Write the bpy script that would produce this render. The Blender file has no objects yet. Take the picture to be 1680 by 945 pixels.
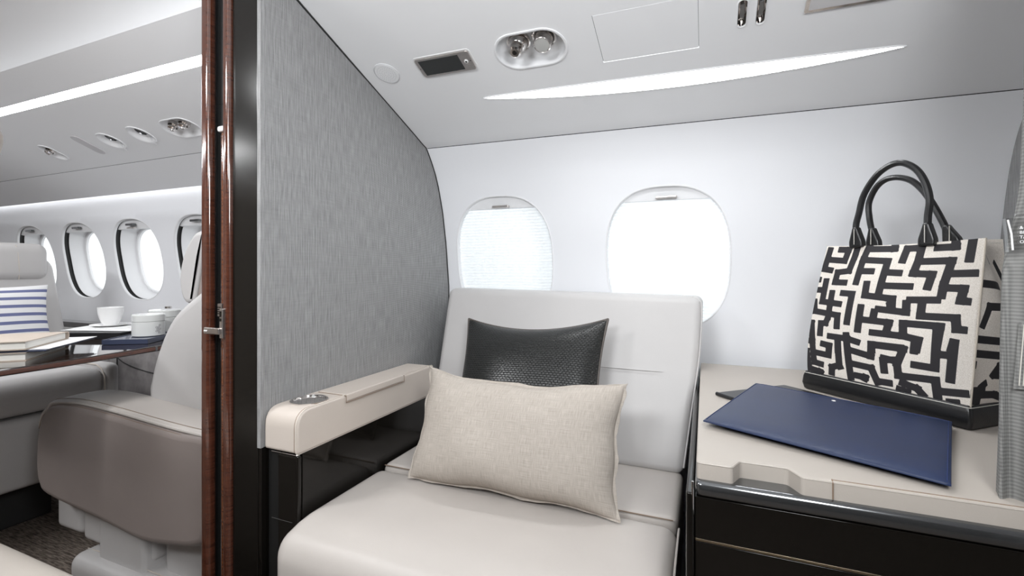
import bpy, bmesh, math, random
import numpy as np
from mathutils import Vector, Matrix
from mathutils.geometry import delaunay_2d_cdt

random.seed(7)
SC = bpy.context.scene
COL = SC.collection
PI = math.pi

# ------------------------------------------------------------------ camera
cam_d = bpy.data.cameras.new('camera')
cam_d.sensor_width = 36.0
cam_d.lens = 36.0 * 764.0 / 1680.0
cam_d.shift_y = -27.5 / 1680.0
cam_d.clip_start = 0.02
cam = bpy.data.objects.new('camera', cam_d)
COL.objects.link(cam)
cam.location = (0, 0, 0.9)
cam.rotation_euler = (math.radians(90), 0, math.radians(22.5))
SC.camera = cam

# ------------------------------------------------------------------ world, exposure
world = bpy.data.worlds.new('world')
SC.world = world
world.use_nodes = True
bg = world.node_tree.nodes['Background']
bg.inputs[0].default_value = (0.95, 0.98, 1.0, 1)
bg.inputs[1].default_value = 1.0
SC.view_settings.view_transform = 'Standard'
SC.view_settings.look = 'None'
SC.view_settings.exposure = 0.66
SC.view_settings.gamma = 1.0
SC.view_settings.use_curve_mapping = False
try:
    SC.cycles.max_bounces = 10
    SC.cycles.diffuse_bounces = 5
    SC.cycles.sample_clamp_indirect = 6.0
    SC.cycles.caustics_reflective = False
    SC.cycles.caustics_refractive = False
except Exception:
    pass


def area_light(name, loc, target, size, size_y, power, color=(1, 1, 1)):
    d = bpy.data.lights.new(name, 'AREA')
    d.shape = 'RECTANGLE'
    d.size, d.size_y, d.energy, d.color = size, size_y, power, color
    o = bpy.data.objects.new(name, d)
    COL.objects.link(o)
    o.location = loc
    o.rotation_euler = (Vector(target) - Vector(loc)).to_track_quat('-Z', 'Y').to_euler()
    return o


# ceiling lamp on the aisle side, added fill lights, daylight outside the shaded windows
area_light('ceiling_lamp_aft', (-0.52, -0.35, 1.46), (-0.45, 1.2, 0.95), 0.45, 0.35, 11.0, (0.965, 0.985, 1.0))
area_light('side_fill_aft', (0.20, 0.05, 1.24), (-0.82, 1.05, 0.78), 0.26, 0.26, 4.5, (0.965, 0.985, 1.0))  # added fill out of view, brightens the partition cloth and armrest
area_light('cabin_fill', (-2.6, -0.1, 1.52), (-2.5, 0.08, 0.5), 1.1, 0.08, 9.0, (0.98, 0.99, 1.0))  # added fill light for the main cabin
area_light('cabin_fill', (-1.26, 0.12, 1.50), (-1.30, 0.34, 0.5), 0.26, 0.15, 5.0, (0.98, 0.99, 1.0))  # small added fill for the seat back beside the doorway
area_light('daylight_window', (0.03, 1.90, 1.22), (-0.06, 1.40, 0.92), 0.24, 0.24, 2.2, (0.97, 0.985, 1.0))
area_light('daylight_window', (-0.58, 1.95, 1.28), (-0.61, 1.40, 0.92), 0.36, 0.36, 1.7, (0.97, 0.985, 1.0))


# ------------------------------------------------------------------ materials
def new_mat(name):
    m = bpy.data.materials.new(name)
    m.use_nodes = True
    nt = m.node_tree
    return m, nt, nt.nodes['Principled BSDF']


def pbr(name, col, rough=0.5, metal=0.0, coat=0.0, spec=0.5, noise=0.0, nscale=40.0, bump=0.0, bscale=400.0, emit=None, estr=0.0, stretch=(1, 1, 1), sheen=0.0):
    m, nt, b = new_mat(name)
    b.inputs['Base Color'].default_value = (*col, 1)
    b.inputs['Roughness'].default_value = rough
    b.inputs['Metallic'].default_value = metal
    b.inputs['Coat Weight'].default_value = coat
    b.inputs['Coat Roughness'].default_value = 0.03
    b.inputs['Specular IOR Level'].default_value = spec
    b.inputs['Sheen Weight'].default_value = sheen
    if emit:
        b.inputs['Emission Color'].default_value = (*emit, 1)
        b.inputs['Emission Strength'].default_value = estr
    if noise or bump:
        tc = nt.nodes.new('ShaderNodeTexCoord')
        mp = nt.nodes.new('ShaderNodeMapping')
        mp.inputs['Scale'].default_value = stretch
        nt.links.new(tc.outputs['Object'], mp.inputs[0])
    if noise:
        n = nt.nodes.new('ShaderNodeTexNoise')
        n.inputs['Scale'].default_value = nscale
        n.inputs['Detail'].default_value = 4
        nt.links.new(mp.outputs[0], n.inputs['Vector'])
        cr = nt.nodes.new('ShaderNodeValToRGB')
        cr.color_ramp.elements[0].position = 0.3
        cr.color_ramp.elements[1].position = 0.7
        cr.color_ramp.elements[0].color = (*[max(0, c * (1 - noise)) for c in col], 1)
        cr.color_ramp.elements[1].color = (*[min(1, c * (1 + noise)) for c in col], 1)
        nt.links.new(n.outputs[0], cr.inputs[0])
        nt.links.new(cr.outputs[0], b.inputs['Base Color'])
    if bump:
        n2 = nt.nodes.new('ShaderNodeTexNoise')
        n2.inputs['Scale'].default_value = bscale
        n2.inputs['Detail'].default_value = 3
        nt.links.new(mp.outputs[0], n2.inputs['Vector'])
        bp = nt.nodes.new('ShaderNodeBump')
        bp.inputs['Strength'].default_value = bump
        bp.inputs['Distance'].default_value = 0.002
        nt.links.new(n2.outputs[0], bp.inputs['Height'])
        nt.links.new(bp.outputs[0], b.inputs['Normal'])
    return m


def fabric_weave(name, dark, light, pitch, slub=True, slope=1.0):
    """woven cloth: fine diagonal twill plus vertical slub threads, from object coordinates"""
    m, nt, b = new_mat(name)
    N, L = nt.nodes.new, nt.links.new
    tc = N('ShaderNodeTexCoord')
    sep = N('ShaderNodeSeparateXYZ')
    L(tc.outputs['Object'], sep.inputs[0])

    def math_(op, a, bb):
        n = N('ShaderNodeMath'); n.operation = op
        for i, v in enumerate((a, bb)):
            if isinstance(v, (int, float)):
                n.inputs[i].default_value = v
            elif v is not None:
                L(v, n.inputs[i])
        return n.outputs[0]
    hor = math_('ADD', sep.outputs[0], sep.outputs[1])
    k = 2 * PI / pitch
    s1 = math_('SINE', math_('MULTIPLY', math_('ADD', hor, math_('MULTIPLY', sep.outputs[2], slope)), k), None)
    s2 = math_('SINE', math_('MULTIPLY', math_('SUBTRACT', hor, math_('MULTIPLY', sep.outputs[2], slope)), k), None)
    tw = math_('MULTIPLY', s1, s2)
    fac = math_('ADD', math_('MULTIPLY', tw, 0.42), 0.5)
    if slub:
        mp = N('ShaderNodeMapping'); mp.inputs['Scale'].default_value = (300, 300, 22)
        L(tc.outputs['Object'], mp.inputs[0])
        ns = N('ShaderNodeTexNoise'); ns.inputs['Scale'].default_value = 1.0; ns.inputs['Detail'].default_value = 2
        L(mp.outputs[0], ns.inputs['Vector'])
        fac = math_('ADD', fac, math_('MULTIPLY', math_('SUBTRACT', ns.outputs[0], 0.5), 0.75))
        mp2 = N('ShaderNodeMapping'); mp2.inputs['Scale'].default_value = (14, 14, 420)
        L(tc.outputs['Object'], mp2.inputs[0])
        ns2 = N('ShaderNodeTexNoise'); ns2.inputs['Scale'].default_value = 1.0
        L(mp2.outputs[0], ns2.inputs['Vector'])
        fac = math_('ADD', fac, math_('MULTIPLY', math_('SUBTRACT', ns2.outputs[0], 0.5), 0.16))
    cr = N('ShaderNodeValToRGB')
    cr.color_ramp.elements[0].color = (*dark, 1); cr.color_ramp.elements[1].color = (*light, 1)
    L(fac, cr.inputs[0]); L(cr.outputs[0], b.inputs['Base Color'])
    bp = N('ShaderNodeBump'); bp.inputs['Strength'].default_value = 0.35; bp.inputs['Distance'].default_value = 0.001
    L(fac, bp.inputs['Height']); L(bp.outputs[0], b.inputs['Normal'])
    b.inputs['Roughness'].default_value = 0.75
    b.inputs['Specular IOR Level'].default_value = 0.3
    return m


M = {}
M['white'] = pbr('white_cabin_plastic', (0.84, 0.845, 0.86), 0.42, spec=0.4, bump=0.03, bscale=900)
M['wall'] = pbr('white_sidewall_cloth', (0.87, 0.88, 0.91), 0.55, spec=0.3, bump=0.06, bscale=500)
M['gasket'] = pbr('dark_gap', (0.03, 0.03, 0.03), 0.7)
M['leather'] = pbr('ivory_leather', (0.505, 0.468, 0.438), 0.42, spec=0.4, noise=0.02, nscale=9, bump=0.10, bscale=700)
M['leather_grey'] = pbr('pale_grey_leather', (0.535, 0.52, 0.515), 0.40, spec=0.4, noise=0.02, nscale=9, bump=0.10, bscale=700)
M['leather_cream'] = pbr('cream_leather', (0.46, 0.418, 0.375), 0.45, spec=0.35, noise=0.02, nscale=9, bump=0.10, bscale=700)
M['leather_arm_lit'] = pbr('cream_leather_lit', (0.60, 0.535, 0.48), 0.45, spec=0.35, noise=0.02, nscale=9, bump=0.10, bscale=700)  # pad's leather again, the armrest's brighter lighting put into its colour
M['piping'] = pbr('leather_piping', (0.62, 0.56, 0.50), 0.5)
M['seam'] = pbr('brown_seam', (0.26, 0.19, 0.14), 0.7)
M['taupe'] = pbr('taupe_leather', (0.30, 0.255, 0.238), 0.45, spec=0.35, noise=0.03, nscale=9, bump=0.10, bscale=800)
M['suede'] = pbr('grey_suede', (0.30, 0.28, 0.28), 0.9, spec=0.1, noise=0.18, nscale=28, sheen=0.3)
M['black_gloss'] = pbr('black_lacquer', (0.007, 0.006, 0.005), 0.07, spec=0.4)
M['black_matte'] = pbr('black_void', (0.006, 0.006, 0.006), 0.6)
M['chrome'] = pbr('polished_chrome', (0.72, 0.69, 0.67), 0.12, metal=1.0)
M['steel'] = pbr('brushed_steel', (0.62, 0.58, 0.56), 0.28, metal=1.0, noise=0.08, nscale=90, stretch=(1, 1, 12))
M['gunmetal'] = pbr('smoked_metal_edge', (0.16, 0.165, 0.17), 0.16, metal=0.85, coat=0.5)
M['screen'] = pbr('dark_screen_glass', (0.025, 0.027, 0.027), 0.25, coat=0.2)
M['bag_leather'] = pbr('black_bag_leather', (0.012, 0.012, 0.013), 0.28, spec=0.55, bump=0.10, bscale=500)
M['navy'] = pbr('navy_leather', (0.011, 0.023, 0.070), 0.42, spec=0.45, noise=0.10, nscale=14, bump=0.12, bscale=900)
M['navy_dark'] = pbr('dark_navy_lacquer', (0.045, 0.055, 0.095), 0.25, coat=0.3)
M['black_leather'] = pbr('black_notebook_leather', (0.015, 0.015, 0.016), 0.35, bump=0.1, bscale=800)
M['thread'] = pbr('pale_thread', (0.62, 0.60, 0.55), 0.7)
M['thread_navy'] = pbr('navy_thread', (0.012, 0.03, 0.12), 0.6)
M['porcelain'] = pbr('white_porcelain', (0.86, 0.86, 0.86), 0.15, coat=0.4)
M['ceramic'] = pbr('grey_white_ceramic', (0.66, 0.67, 0.66), 0.18, coat=0.4)
M['paper'] = pbr('white_paper', (0.85, 0.85, 0.85), 0.7)
M['page_edge'] = pbr('page_edges', (0.80, 0.79, 0.75), 0.8, noise=0.06, nscale=6, stretch=(1, 1, 220))
M['kraft'] = pbr('tan_book_cover', (0.55, 0.47, 0.40), 0.55, noise=0.04, nscale=30)
M['table_wood'] = pbr('dark_table_lacquer', (0.022, 0.014, 0.011), 0.05, coat=0.6, noise=0.5, nscale=5, stretch=(2, 30, 2))
M['grey_mark'] = pbr('grey_print', (0.36, 0.36, 0.37), 0.4)
M['glow_strip'] = pbr('strip_diffuser', (0.9, 0.9, 0.9), 0.5, emit=(0.98, 0.99, 1.0), estr=11.0)
M['glow'] = pbr('lamp_diffuser', (0.9, 0.9, 0.9), 0.5, emit=(0.97, 0.99, 1.0), estr=19.0)
M['glow_wash'] = pbr('wash_light_strip', (0.9, 0.9, 0.9), 0.5, emit=(1.0, 0.995, 0.985), estr=1.6)
M['glow_cove'] = pbr('cove_light_strip', (0.9, 0.9, 0.9), 0.5, emit=(1.0, 0.995, 0.985), estr=0.5)


def wood_mat(name, c0, c1):
    m, nt, b = new_mat(name)
    N, L = nt.nodes.new, nt.links.new
    tc = N('ShaderNodeTexCoord'); mp = N('ShaderNodeMapping')
    mp.inputs['Scale'].default_value = (9, 9, 110)
    L(tc.outputs['Object'], mp.inputs[0])
    n = N('ShaderNodeTexNoise'); n.inputs['Scale'].default_value = 2.2; n.inputs['Detail'].default_value = 6
    n.inputs['Distortion'].default_value = 0.3
    L(mp.outputs[0], n.inputs['Vector'])
    cr = N('ShaderNodeValToRGB')
    cr.color_ramp.elements[0].position = 0.32; cr.color_ramp.elements[1].position = 0.7
    cr.color_ramp.elements[0].color = (*c0, 1); cr.color_ramp.elements[1].color = (*c1, 1)
    L(n.outputs[0], cr.inputs[0]); L(cr.outputs[0], b.inputs['Base Color'])
    b.inputs['Roughness'].default_value = 0.16
    b.inputs['Coat Weight'].default_value = 1.0
    b.inputs['Coat Roughness'].default_value = 0.03
    return m


M['wood'] = wood_mat('lacquered_red_mahogany', (0.055, 0.017, 0.010), (0.105, 0.034, 0.019))
M['wood_light'] = wood_mat('lacquered_amber_mahogany', (0.07, 0.020, 0.009), (0.24, 0.085, 0.035))
M['fabric'] = fabric_weave('grey_partition_tweed', (0.10, 0.10, 0.102), (0.48, 0.48, 0.48), 0.0046, True, 0.9)
M['curtain'] = fabric_weave('grey_curtain_cloth', (0.12, 0.12, 0.117), (0.27, 0.27, 0.26), 0.0060, False, 0.75)


def linen_mat():
    m, nt, b = new_mat('natural_linen')
    N, L = nt.nodes.new, nt.links.new
    uv = N('ShaderNodeUVMap')
    cols = []
    for sc in ((12, 300, 1), (300, 12, 1)):
        mp = N('ShaderNodeMapping'); mp.inputs['Scale'].default_value = sc
        L(uv.outputs[0], mp.inputs[0])
        n = N('ShaderNodeTexNoise'); n.inputs['Scale'].default_value = 1.0; n.inputs['Detail'].default_value = 3
        L(mp.outputs[0], n.inputs['Vector']); cols.append(n.outputs[0])
    ad = N('ShaderNodeMath'); ad.operation = 'ADD'; L(cols[0], ad.inputs[0]); L(cols[1], ad.inputs[1])
    cr = N('ShaderNodeValToRGB')
    cr.color_ramp.elements[0].position = 0.35 ; cr.color_ramp.elements[1].position = 0.75
    hf = N('ShaderNodeMath'); hf.operation = 'MULTIPLY'; hf.inputs[1].default_value = 0.5; L(ad.outputs[0], hf.inputs[0])
    cr.color_ramp.elements[0].color = (0.37, 0.33, 0.29, 1); cr.color_ramp.elements[1].color = (0.57, 0.52, 0.47, 1)
    L(hf.outputs[0], cr.inputs[0]); L(cr.outputs[0], b.inputs['Base Color'])
    bp = N('ShaderNodeBump'); bp.inputs['Strength'].default_value = 0.25; bp.inputs['Distance'].default_value = 0.001
    L(hf.outputs[0], bp.inputs['Height']); L(bp.outputs[0], b.inputs['Normal'])
    b.inputs['Roughness'].default_value = 0.9; b.inputs['Specular IOR Level'].default_value = 0.1
    return m


def weave_leather_mat():
    m, nt, b = new_mat('black_woven_leather')
    N, L = nt.nodes.new, nt.links.new
    uv = N('ShaderNodeUVMap')
    br = N('ShaderNodeTexBrick')
    br.inputs['Scale'].default_value = 1.0
    br.inputs['Brick Width'].default_value = 1 / 42.0
    br.inputs['Row Height'].default_value = 1 / 64.0
    br.inputs['Mortar Size'].default_value = 0.0030
    br.inputs['Mortar Smooth'].default_value = 0.9
    br.inputs['Color1'].default_value = (0.013, 0.014, 0.013, 1)
    br.inputs['Color2'].default_value = (0.020, 0.021, 0.020, 1)
    br.inputs['Mortar'].default_value = (0.002, 0.002, 0.002, 1)
    L(uv.outputs[0], br.inputs['Vector']); L(br.outputs['Color'], b.inputs['Base Color'])
    bp = N('ShaderNodeBump'); bp.inputs['Strength'].default_value = 0.9; bp.inputs['Distance'].default_value = 0.002; bp.invert = True
    L(br.outputs['Fac'], bp.inputs['Height']); L(bp.outputs[0], b.inputs['Normal'])
    b.inputs['Roughness'].default_value = 0.32; b.inputs['Specular IOR Level'].default_value = 0.7
    return m


def stripe_mat():
    m, nt, b = new_mat('blue_white_striped_cotton')
    N, L = nt.nodes.new, nt.links.new
    uv = N('ShaderNodeUVMap'); sp = N('ShaderNodeSeparateXYZ'); L(uv.outputs[0], sp.inputs[0])
    a = N('ShaderNodeMath'); a.operation = 'MULTIPLY'; a.inputs[1].default_value = 8.6; L(sp.outputs[1], a.inputs[0])
    f = N('ShaderNodeMath'); f.operation = 'FRACT'; L(a.outputs[0], f.inputs[0])
    g = N('ShaderNodeMath'); g.operation = 'GREATER_THAN'; g.inputs[1].default_value = 0.62; L(f.outputs[0], g.inputs[0])
    mx = N('ShaderNodeMix'); mx.data_type = 'RGBA'
    mx.inputs[6].default_value = (0.86, 0.86, 0.87, 1); mx.inputs[7].default_value = (0.16, 0.18, 0.34, 1)
    L(g.outputs[0], mx.inputs[0]); L(mx.outputs[2], b.inputs['Base Color'])
    b.inputs['Roughness'].default_value = 0.85
    return m


def print_mat():
    m, nt, b = new_mat('maze_printed_canvas')
    N, L = nt.nodes.new, nt.links.new
    at = N('ShaderNodeAttribute'); at.attribute_name = 'ink'
    mr = N('ShaderNodeMapRange'); mr.inputs[1].default_value = -0.05; mr.inputs[2].default_value = 0.05
    L(at.outputs['Fac'], mr.inputs[0])
    tc = N('ShaderNodeTexCoord')
    n = N('ShaderNodeTexNoise'); n.inputs['Scale'].default_value = 900; L(tc.outputs['Object'], n.inputs['Vector'])
    c1 = N('ShaderNodeValToRGB')
    c1.color_ramp.elements[0].position = 0.3; c1.color_ramp.elements[1].position = 0.7
    c1.color_ramp.elements[0].color = (0.66, 0.60, 0.53, 1); c1.color_ramp.elements[1].color = (0.88, 0.83, 0.77, 1)
    L(n.outputs[0], c1.inputs[0])
    mx = N('ShaderNodeMix'); mx.data_type = 'RGBA'
    L(mr.outputs[0], mx.inputs[0]); L(c1.outputs[0], mx.inputs[7])
    mx.inputs[6].default_value = (0.016, 0.014, 0.017, 1)
    L(mx.outputs[2], b.inputs['Base Color'])
    b.inputs['Roughness'].default_value = 0.7
    bp = N('ShaderNodeBump'); bp.inputs['Strength'].default_value = 0.15; bp.inputs['Distance'].default_value = 0.001
    L(n.outputs[0], bp.inputs['Height']); L(bp.outputs[0], b.inputs['Normal'])
    return m


def carpet_mat():
    m, nt, b = new_mat('brown_ribbed_carpet')
    N, L = nt.nodes.new, nt.links.new
    tc = N('ShaderNodeTexCoord'); mp = N('ShaderNodeMapping'); mp.inputs['Scale'].default_value = (14, 90, 1)
    mp.inputs['Rotation'].default_value = (0, 0, 0.0)
    L(tc.outputs['Object'], mp.inputs[0])
    n = N('ShaderNodeTexNoise'); n.inputs['Scale'].default_value = 2.0; n.inputs['Detail'].default_value = 5
    L(mp.outputs[0], n.inputs['Vector'])
    cr = N('ShaderNodeValToRGB'); cr.color_ramp.elements[0].position = 0.32; cr.color_ramp.elements[1].position = 0.7
    cr.color_ramp.elements[0].color = (0.075, 0.055, 0.043, 1); cr.color_ramp.elements[1].color = (0.34, 0.28, 0.235, 1)
    L(n.outputs[0], cr.inputs[0]); L(cr.outputs[0], b.inputs['Base Color'])
    bp = N('ShaderNodeBump'); bp.inputs['Strength'].default_value = 0.9; bp.inputs['Distance'].default_value = 0.01
    L(n.outputs[0], bp.inputs['Height']); L(bp.outputs[0], b.inputs['Normal'])
    b.inputs['Roughness'].default_value = 0.95
    return m


def shade_mat():
    m, nt, b = new_mat('translucent_pleated_shade')
    N, L = nt.nodes.new, nt.links.new
    out = nt.nodes['Material Output']
    t = N('ShaderNodeBsdfTranslucent'); t.inputs[0].default_value = (0.70, 0.72, 0.73, 1)
    mx = N('ShaderNodeMixShader'); mx.inputs[0].default_value = 0.5
    b.inputs['Base Color'].default_value = (0.86, 0.87, 0.88, 1); b.inputs['Roughness'].default_value = 0.8
    L(b.outputs[0], mx.inputs[1]); L(t.outputs[0], mx.inputs[2]); L(mx.outputs[0], out.inputs[0])
    return m


def pane_mat(name, tint, gloss=0.08):
    m, nt, b = new_mat(name)
    N, L = nt.nodes.new, nt.links.new
    out = nt.nodes['Material Output']
    t = N('ShaderNodeBsdfTransparent'); t.inputs[0].default_value = (*tint, 1)
    g = N('ShaderNodeBsdfGlossy'); g.inputs['Roughness'].default_value = 0.05
    mx = N('ShaderNodeMixShader'); mx.inputs[0].default_value = gloss
    L(t.outputs[0], mx.inputs[1]); L(g.outputs[0], mx.inputs[2]); L(mx.outputs[0], out.inputs[0])
    return m


M['linen'] = linen_mat()
M['weave'] = weave_leather_mat()
M['stripes'] = stripe_mat()
M['maze'] = print_mat()
M['carpet'] = carpet_mat()
M['shade'] = shade_mat()
M['pane'] = pane_mat('clear_window_pane', (0.97, 0.98, 0.98))
M['plastic_clear'] = pane_mat('clear_plastic_sleeve', (0.93, 0.93, 0.93), 0.22)


# ------------------------------------------------------------------ object helpers
def world_loc(o):
    v = Vector((0, 0, 0))
    while o is not None:
        v += Vector(o.location)
        o = o.parent
    return v


def tag(o, label=None, cat=None, group=None, kind=None):
    if label: o['label'] = label
    if cat: o['category'] = cat
    if group: o['group'] = group
    if kind: o['kind'] = kind
    return o


def empty(name, loc, label=None, cat=None, group=None, kind=None):
    o = bpy.data.objects.new(name, None)
    o.empty_display_size = 0.05
    COL.objects.link(o)
    o.location = loc
    return tag(o, label, cat, group, kind)


def obj(name, geo, mat, parent=None, origin=None, smooth=True, sharp=35, label=None, uv=None, attr=None):
    """geo = (verts in world coordinates, faces); one linked mesh object"""
    verts, faces = geo
    if parent is not None:
        base = world_loc(parent)
        loc = Vector((0, 0, 0)) if origin is None else Vector(origin) - base
        base = base + loc
    else:
        base = Vector(origin) if origin is not None else Vector((0, 0, 0))
        loc = base
    me = bpy.data.meshes.new(name)
    me.from_pydata([tuple(Vector(v) - base) for v in verts], [], [tuple(f) for f in faces])
    me.validate()
    bm = bmesh.new(); bm.from_mesh(me)
    bmesh.ops.recalc_face_normals(bm, faces=bm.faces)
    bm.to_mesh(me); bm.free()
    if smooth:
        for p in me.polygons:
            p.use_smooth = True
        try:
            me.set_sharp_from_angle(angle=math.radians(sharp))
        except Exception:
            pass
    if uv is not None:
        l = me.uv_layers.new(name='UVMap')
        for i, lp in enumerate(me.loops):
            l.data[i].uv = uv[lp.vertex_index]
    if attr is not None:
        a = me.attributes.new(attr[0], 'FLOAT', 'POINT')
        a.data.foreach_set('value', np.asarray(attr[1], dtype=np.float32))
    me.materials.append(mat)
    o = bpy.data.objects.new(name, me)
    COL.objects.link(o)
    if smooth and len(me.polygons) < 9000:
        wn = o.modifiers.new('weighted_normal', 'WEIGHTED_NORMAL')
        wn.keep_sharp = True
        wn.weight = 50
    o.location = loc
    if parent is not None:
        o.parent = parent
    if label:
        o['label'] = label
    return o


def join(*geos):
    V, F = [], []
    for v, f in geos:
        k = len(V)
        V += list(v)
        F += [tuple(i + k for i in q) for q in f]
    return V, F


def xf(geo, o, e1=(1, 0, 0), e2=(0, 1, 0), e3=(0, 0, 1)):
    o, e1, e2, e3 = map(Vector, (o, e1, e2, e3))
    return [o + e1 * v[0] + e2 * v[1] + e3 * v[2] for v in geo[0]], geo[1]


def loft(loops, close_u=True, cap0=False, cap1=False):
    n = len(loops[0])
    V = [p for l in loops for p in l]
    F = []
    m = n if close_u else n - 1
    for k in range(len(loops) - 1):
        for i in range(m):
            j = (i + 1) % n
            F.append((k * n + i, k * n + j, (k + 1) * n + j, (k + 1) * n + i))
    if cap0: F.append(tuple(range(n))[::-1])
    if cap1: F.append(tuple((len(loops) - 1) * n + i for i in range(n)))
    return V, F


def axis_samples(h, r, nr, ni):
    a = [-h + r * (1 - math.cos(PI / 2 * i / nr)) for i in range(nr)]
    b = [-(h - r) + 2 * (h - r) * i / ni for i in range(ni + 1)]
    return a + b + [-x for x in a[::-1]]


def softbox(cx, cy, cz, sx, sy, sz, r, crown=(0, 0, 0), nr=4, ni=8, warp=None):
    """rounded box given centre and full sizes, optionally crowned on each axis; warp acts on world points"""
    hx, hy, hz = sx / 2, sy / 2, sz / 2
    r = min(r, hx * 0.99, hy * 0.99, hz * 0.99)
    H = (hx, hy, hz)
    S = [axis_samples(h, r, nr, ni) for h in H]
    idx, V, F = {}, [], []

    def vid(p):
        key = tuple(round(c, 6) for c in p)
        if key in idx: return idx[key]
        q = [max(-(h - r), min(h - r, c)) for c, h in zip(p, H)]
        d = Vector([a - b for a, b in zip(p, q)])
        if d.length > 1e-9: d = d.normalized() * r
        w = [q[i] + d[i] for i in range(3)]
        for ax in range(3):
            if crown[ax]:
                o1, o2 = [(1, 2), (0, 2), (0, 1)][ax]
                f = max(0, 1 - (w[o1] / H[o1]) ** 2) * max(0, 1 - (w[o2] / H[o2]) ** 2)
                w[ax] += crown[ax] * f * (w[ax] / H[ax])
        w = (w[0] + cx, w[1] + cy, w[2] + cz)
        if warp: w = warp(*w)
        V.append(Vector(w)); idx[key] = len(V) - 1
        return idx[key]
    for ax in range(3):
        o1, o2 = [(1, 2), (0, 2), (0, 1)][ax]
        for s in (-1, 1):
            for i in range(len(S[o1]) - 1):
                for j in range(len(S[o2]) - 1):
                    q = []
                    for a, b in ((i, j), (i + 1, j), (i + 1, j + 1), (i, j + 1)):
                        p = [0, 0, 0]; p[ax] = s * H[ax]; p[o1] = S[o1][a]; p[o2] = S[o2][b]
                        q.append(vid(p))
                    q2 = []
                    for t in q:
                        if t not in q2: q2.append(t)
                    if len(q2) >= 3: F.append(tuple(q2))
    return V, F


def box(x0, x1, y0, y1, z0, z1, r=0.002):
    return softbox((x0 + x1) / 2, (y0 + y1) / 2, (z0 + z1) / 2, abs(x1 - x0), abs(y1 - y0), abs(z1 - z0), r, nr=2, ni=1)


def offset_poly(P, d):
    """inward offset of a closed 2D polygon (counter-clockwise or clockwise)"""
    n = len(P)
    A = sum(P[i][0] * P[(i + 1) % n][1] - P[(i + 1) % n][0] * P[i][1] for i in range(n))
    s = 1 if A > 0 else -1
    out = []
    for i in range(n):
        p0, p1, p2 = Vector(P[i - 1]), Vector(P[i]), Vector(P[(i + 1) % n])
        e1 = (p1 - p0).normalized(); e2 = (p2 - p1).normalized()
        n1 = Vector((-e1.y, e1.x)) * s; n2 = Vector((-e2.y, e2.x)) * s
        b = (n1 + n2)
        b = b / max(0.35, b.dot(n1)) if b.length > 1e-6 else n1
        out.append(tuple(p1 + b * d))
    return out


def smooth_poly(P, r, seg=5):
    """round the corners of a closed 2D polygon; r may be a list"""
    n = len(P); out = []
    for i in range(n):
        rr = r[i] if isinstance(r, (list, tuple)) else r
        p0, p1, p2 = Vector(P[i - 1]), Vector(P[i]), Vector(P[(i + 1) % n])
        a, b = p0 - p1, p2 - p1
        rr = min(rr, a.length * 0.48, b.length * 0.48)
        if rr < 1e-5:
            out.append(tuple(p1)); continue
        A, B = p1 + a.normalized() * rr, p1 + b.normalized() * rr
        for k in range(seg + 1):
            t = k / seg
            out.append(tuple(A * (1 - t) ** 2 + p1 * 2 * t * (1 - t) + B * t * t))
    return out


def pad(P, h0, h1, r, steps=4, both=False, mapf=None, crown=0.0):
    """solid from a 2D outline between heights h0 and h1, its h1 edge (and h0 edge) rolled with radius r"""
    mapf = mapf or (lambda a, b, c: (a, b, c))
    sg = 1 if h1 > h0 else -1
    L = []
    if both:
        for k in range(steps):
            t = PI / 2 * k / steps
            L.append((r * (1 - math.sin(t)), h0 + sg * r * (1 - math.cos(t))))
    L.append((0, h0 + (sg * r if both else 0)))
    for k in range(steps + 1):
        t = PI / 2 * k / steps
        L.append((r * (1 - math.cos(t)), h1 - sg * r * (1 - math.sin(t))))
    L.append((r + .0006, h1))
    if both: L.insert(0, (r + .0006, h0))
    loops = [[Vector(mapf(p[0], p[1], h)) for p in offset_poly(P, d)] for d, h in L]
    return loft(loops, True, True, True)


def tube(pts, r, seg=8, closed=False, caps=True):
    pts = [Vector(p) for p in pts]
    n = len(pts)
    R = r if isinstance(r, (list, tuple)) else [r] * n
    loops = []
    up = None
    for i in range(n):
        if closed:
            t = pts[(i + 1) % n] - pts[i - 1]
        else:
            t = pts[min(i + 1, n - 1)] - pts[max(i - 1, 0)]
        t.normalize()
        if up is None:
            up = t.orthogonal().normalized()
        up = (up - t * up.dot(t))
        if up.length < 1e-6: up = t.orthogonal()
        up.normalize()
        w = t.cross(up)
        loops.append([pts[i] + (up * math.cos(2 * PI * k / seg) + w * math.sin(2 * PI * k / seg)) * R[i] for k in range(seg)])
    if closed:
        loops.append(loops[0])
    return loft(loops, True, caps and not closed, caps and not closed)


def lathe(prof, o=(0, 0, 0), axis=(0, 0, 1), seg=32):
    axis = Vector(axis).normalized()
    e1 = axis.orthogonal().normalized(); e2 = axis.cross(e1)
    loops = [[Vector(o) + axis * h + (e1 * math.cos(2 * PI * k / seg) + e2 * math.sin(2 * PI * k / seg)) * max(rr, 1e-5) for k in range(seg)] for rr, h in prof]
    return loft(loops, True, True, True)


def stadium(a, r, n=12):
    """2D stadium: half straight length a along x, radius r"""
    P = [(a + r * math.cos(-PI / 2 + PI * k / n), r * math.sin(-PI / 2 + PI * k / n)) for k in range(n + 1)]
    P += [(-a + r * math.cos(PI / 2 + PI * k / n), r * math.sin(PI / 2 + PI * k / n)) for k in range(n + 1)]
    return P


def superellipse(hw, hh, e=2.7, n=64, cx=0, cz=0):
    P = []
    for k in range(n):
        t = 2 * PI * k / n
        c, s = math.cos(t), math.sin(t)
        P.append((cx + hw * math.copysign(abs(c) ** (2 / e), c), cz + hh * math.copysign(abs(s) ** (2 / e), s)))
    return P


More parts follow.
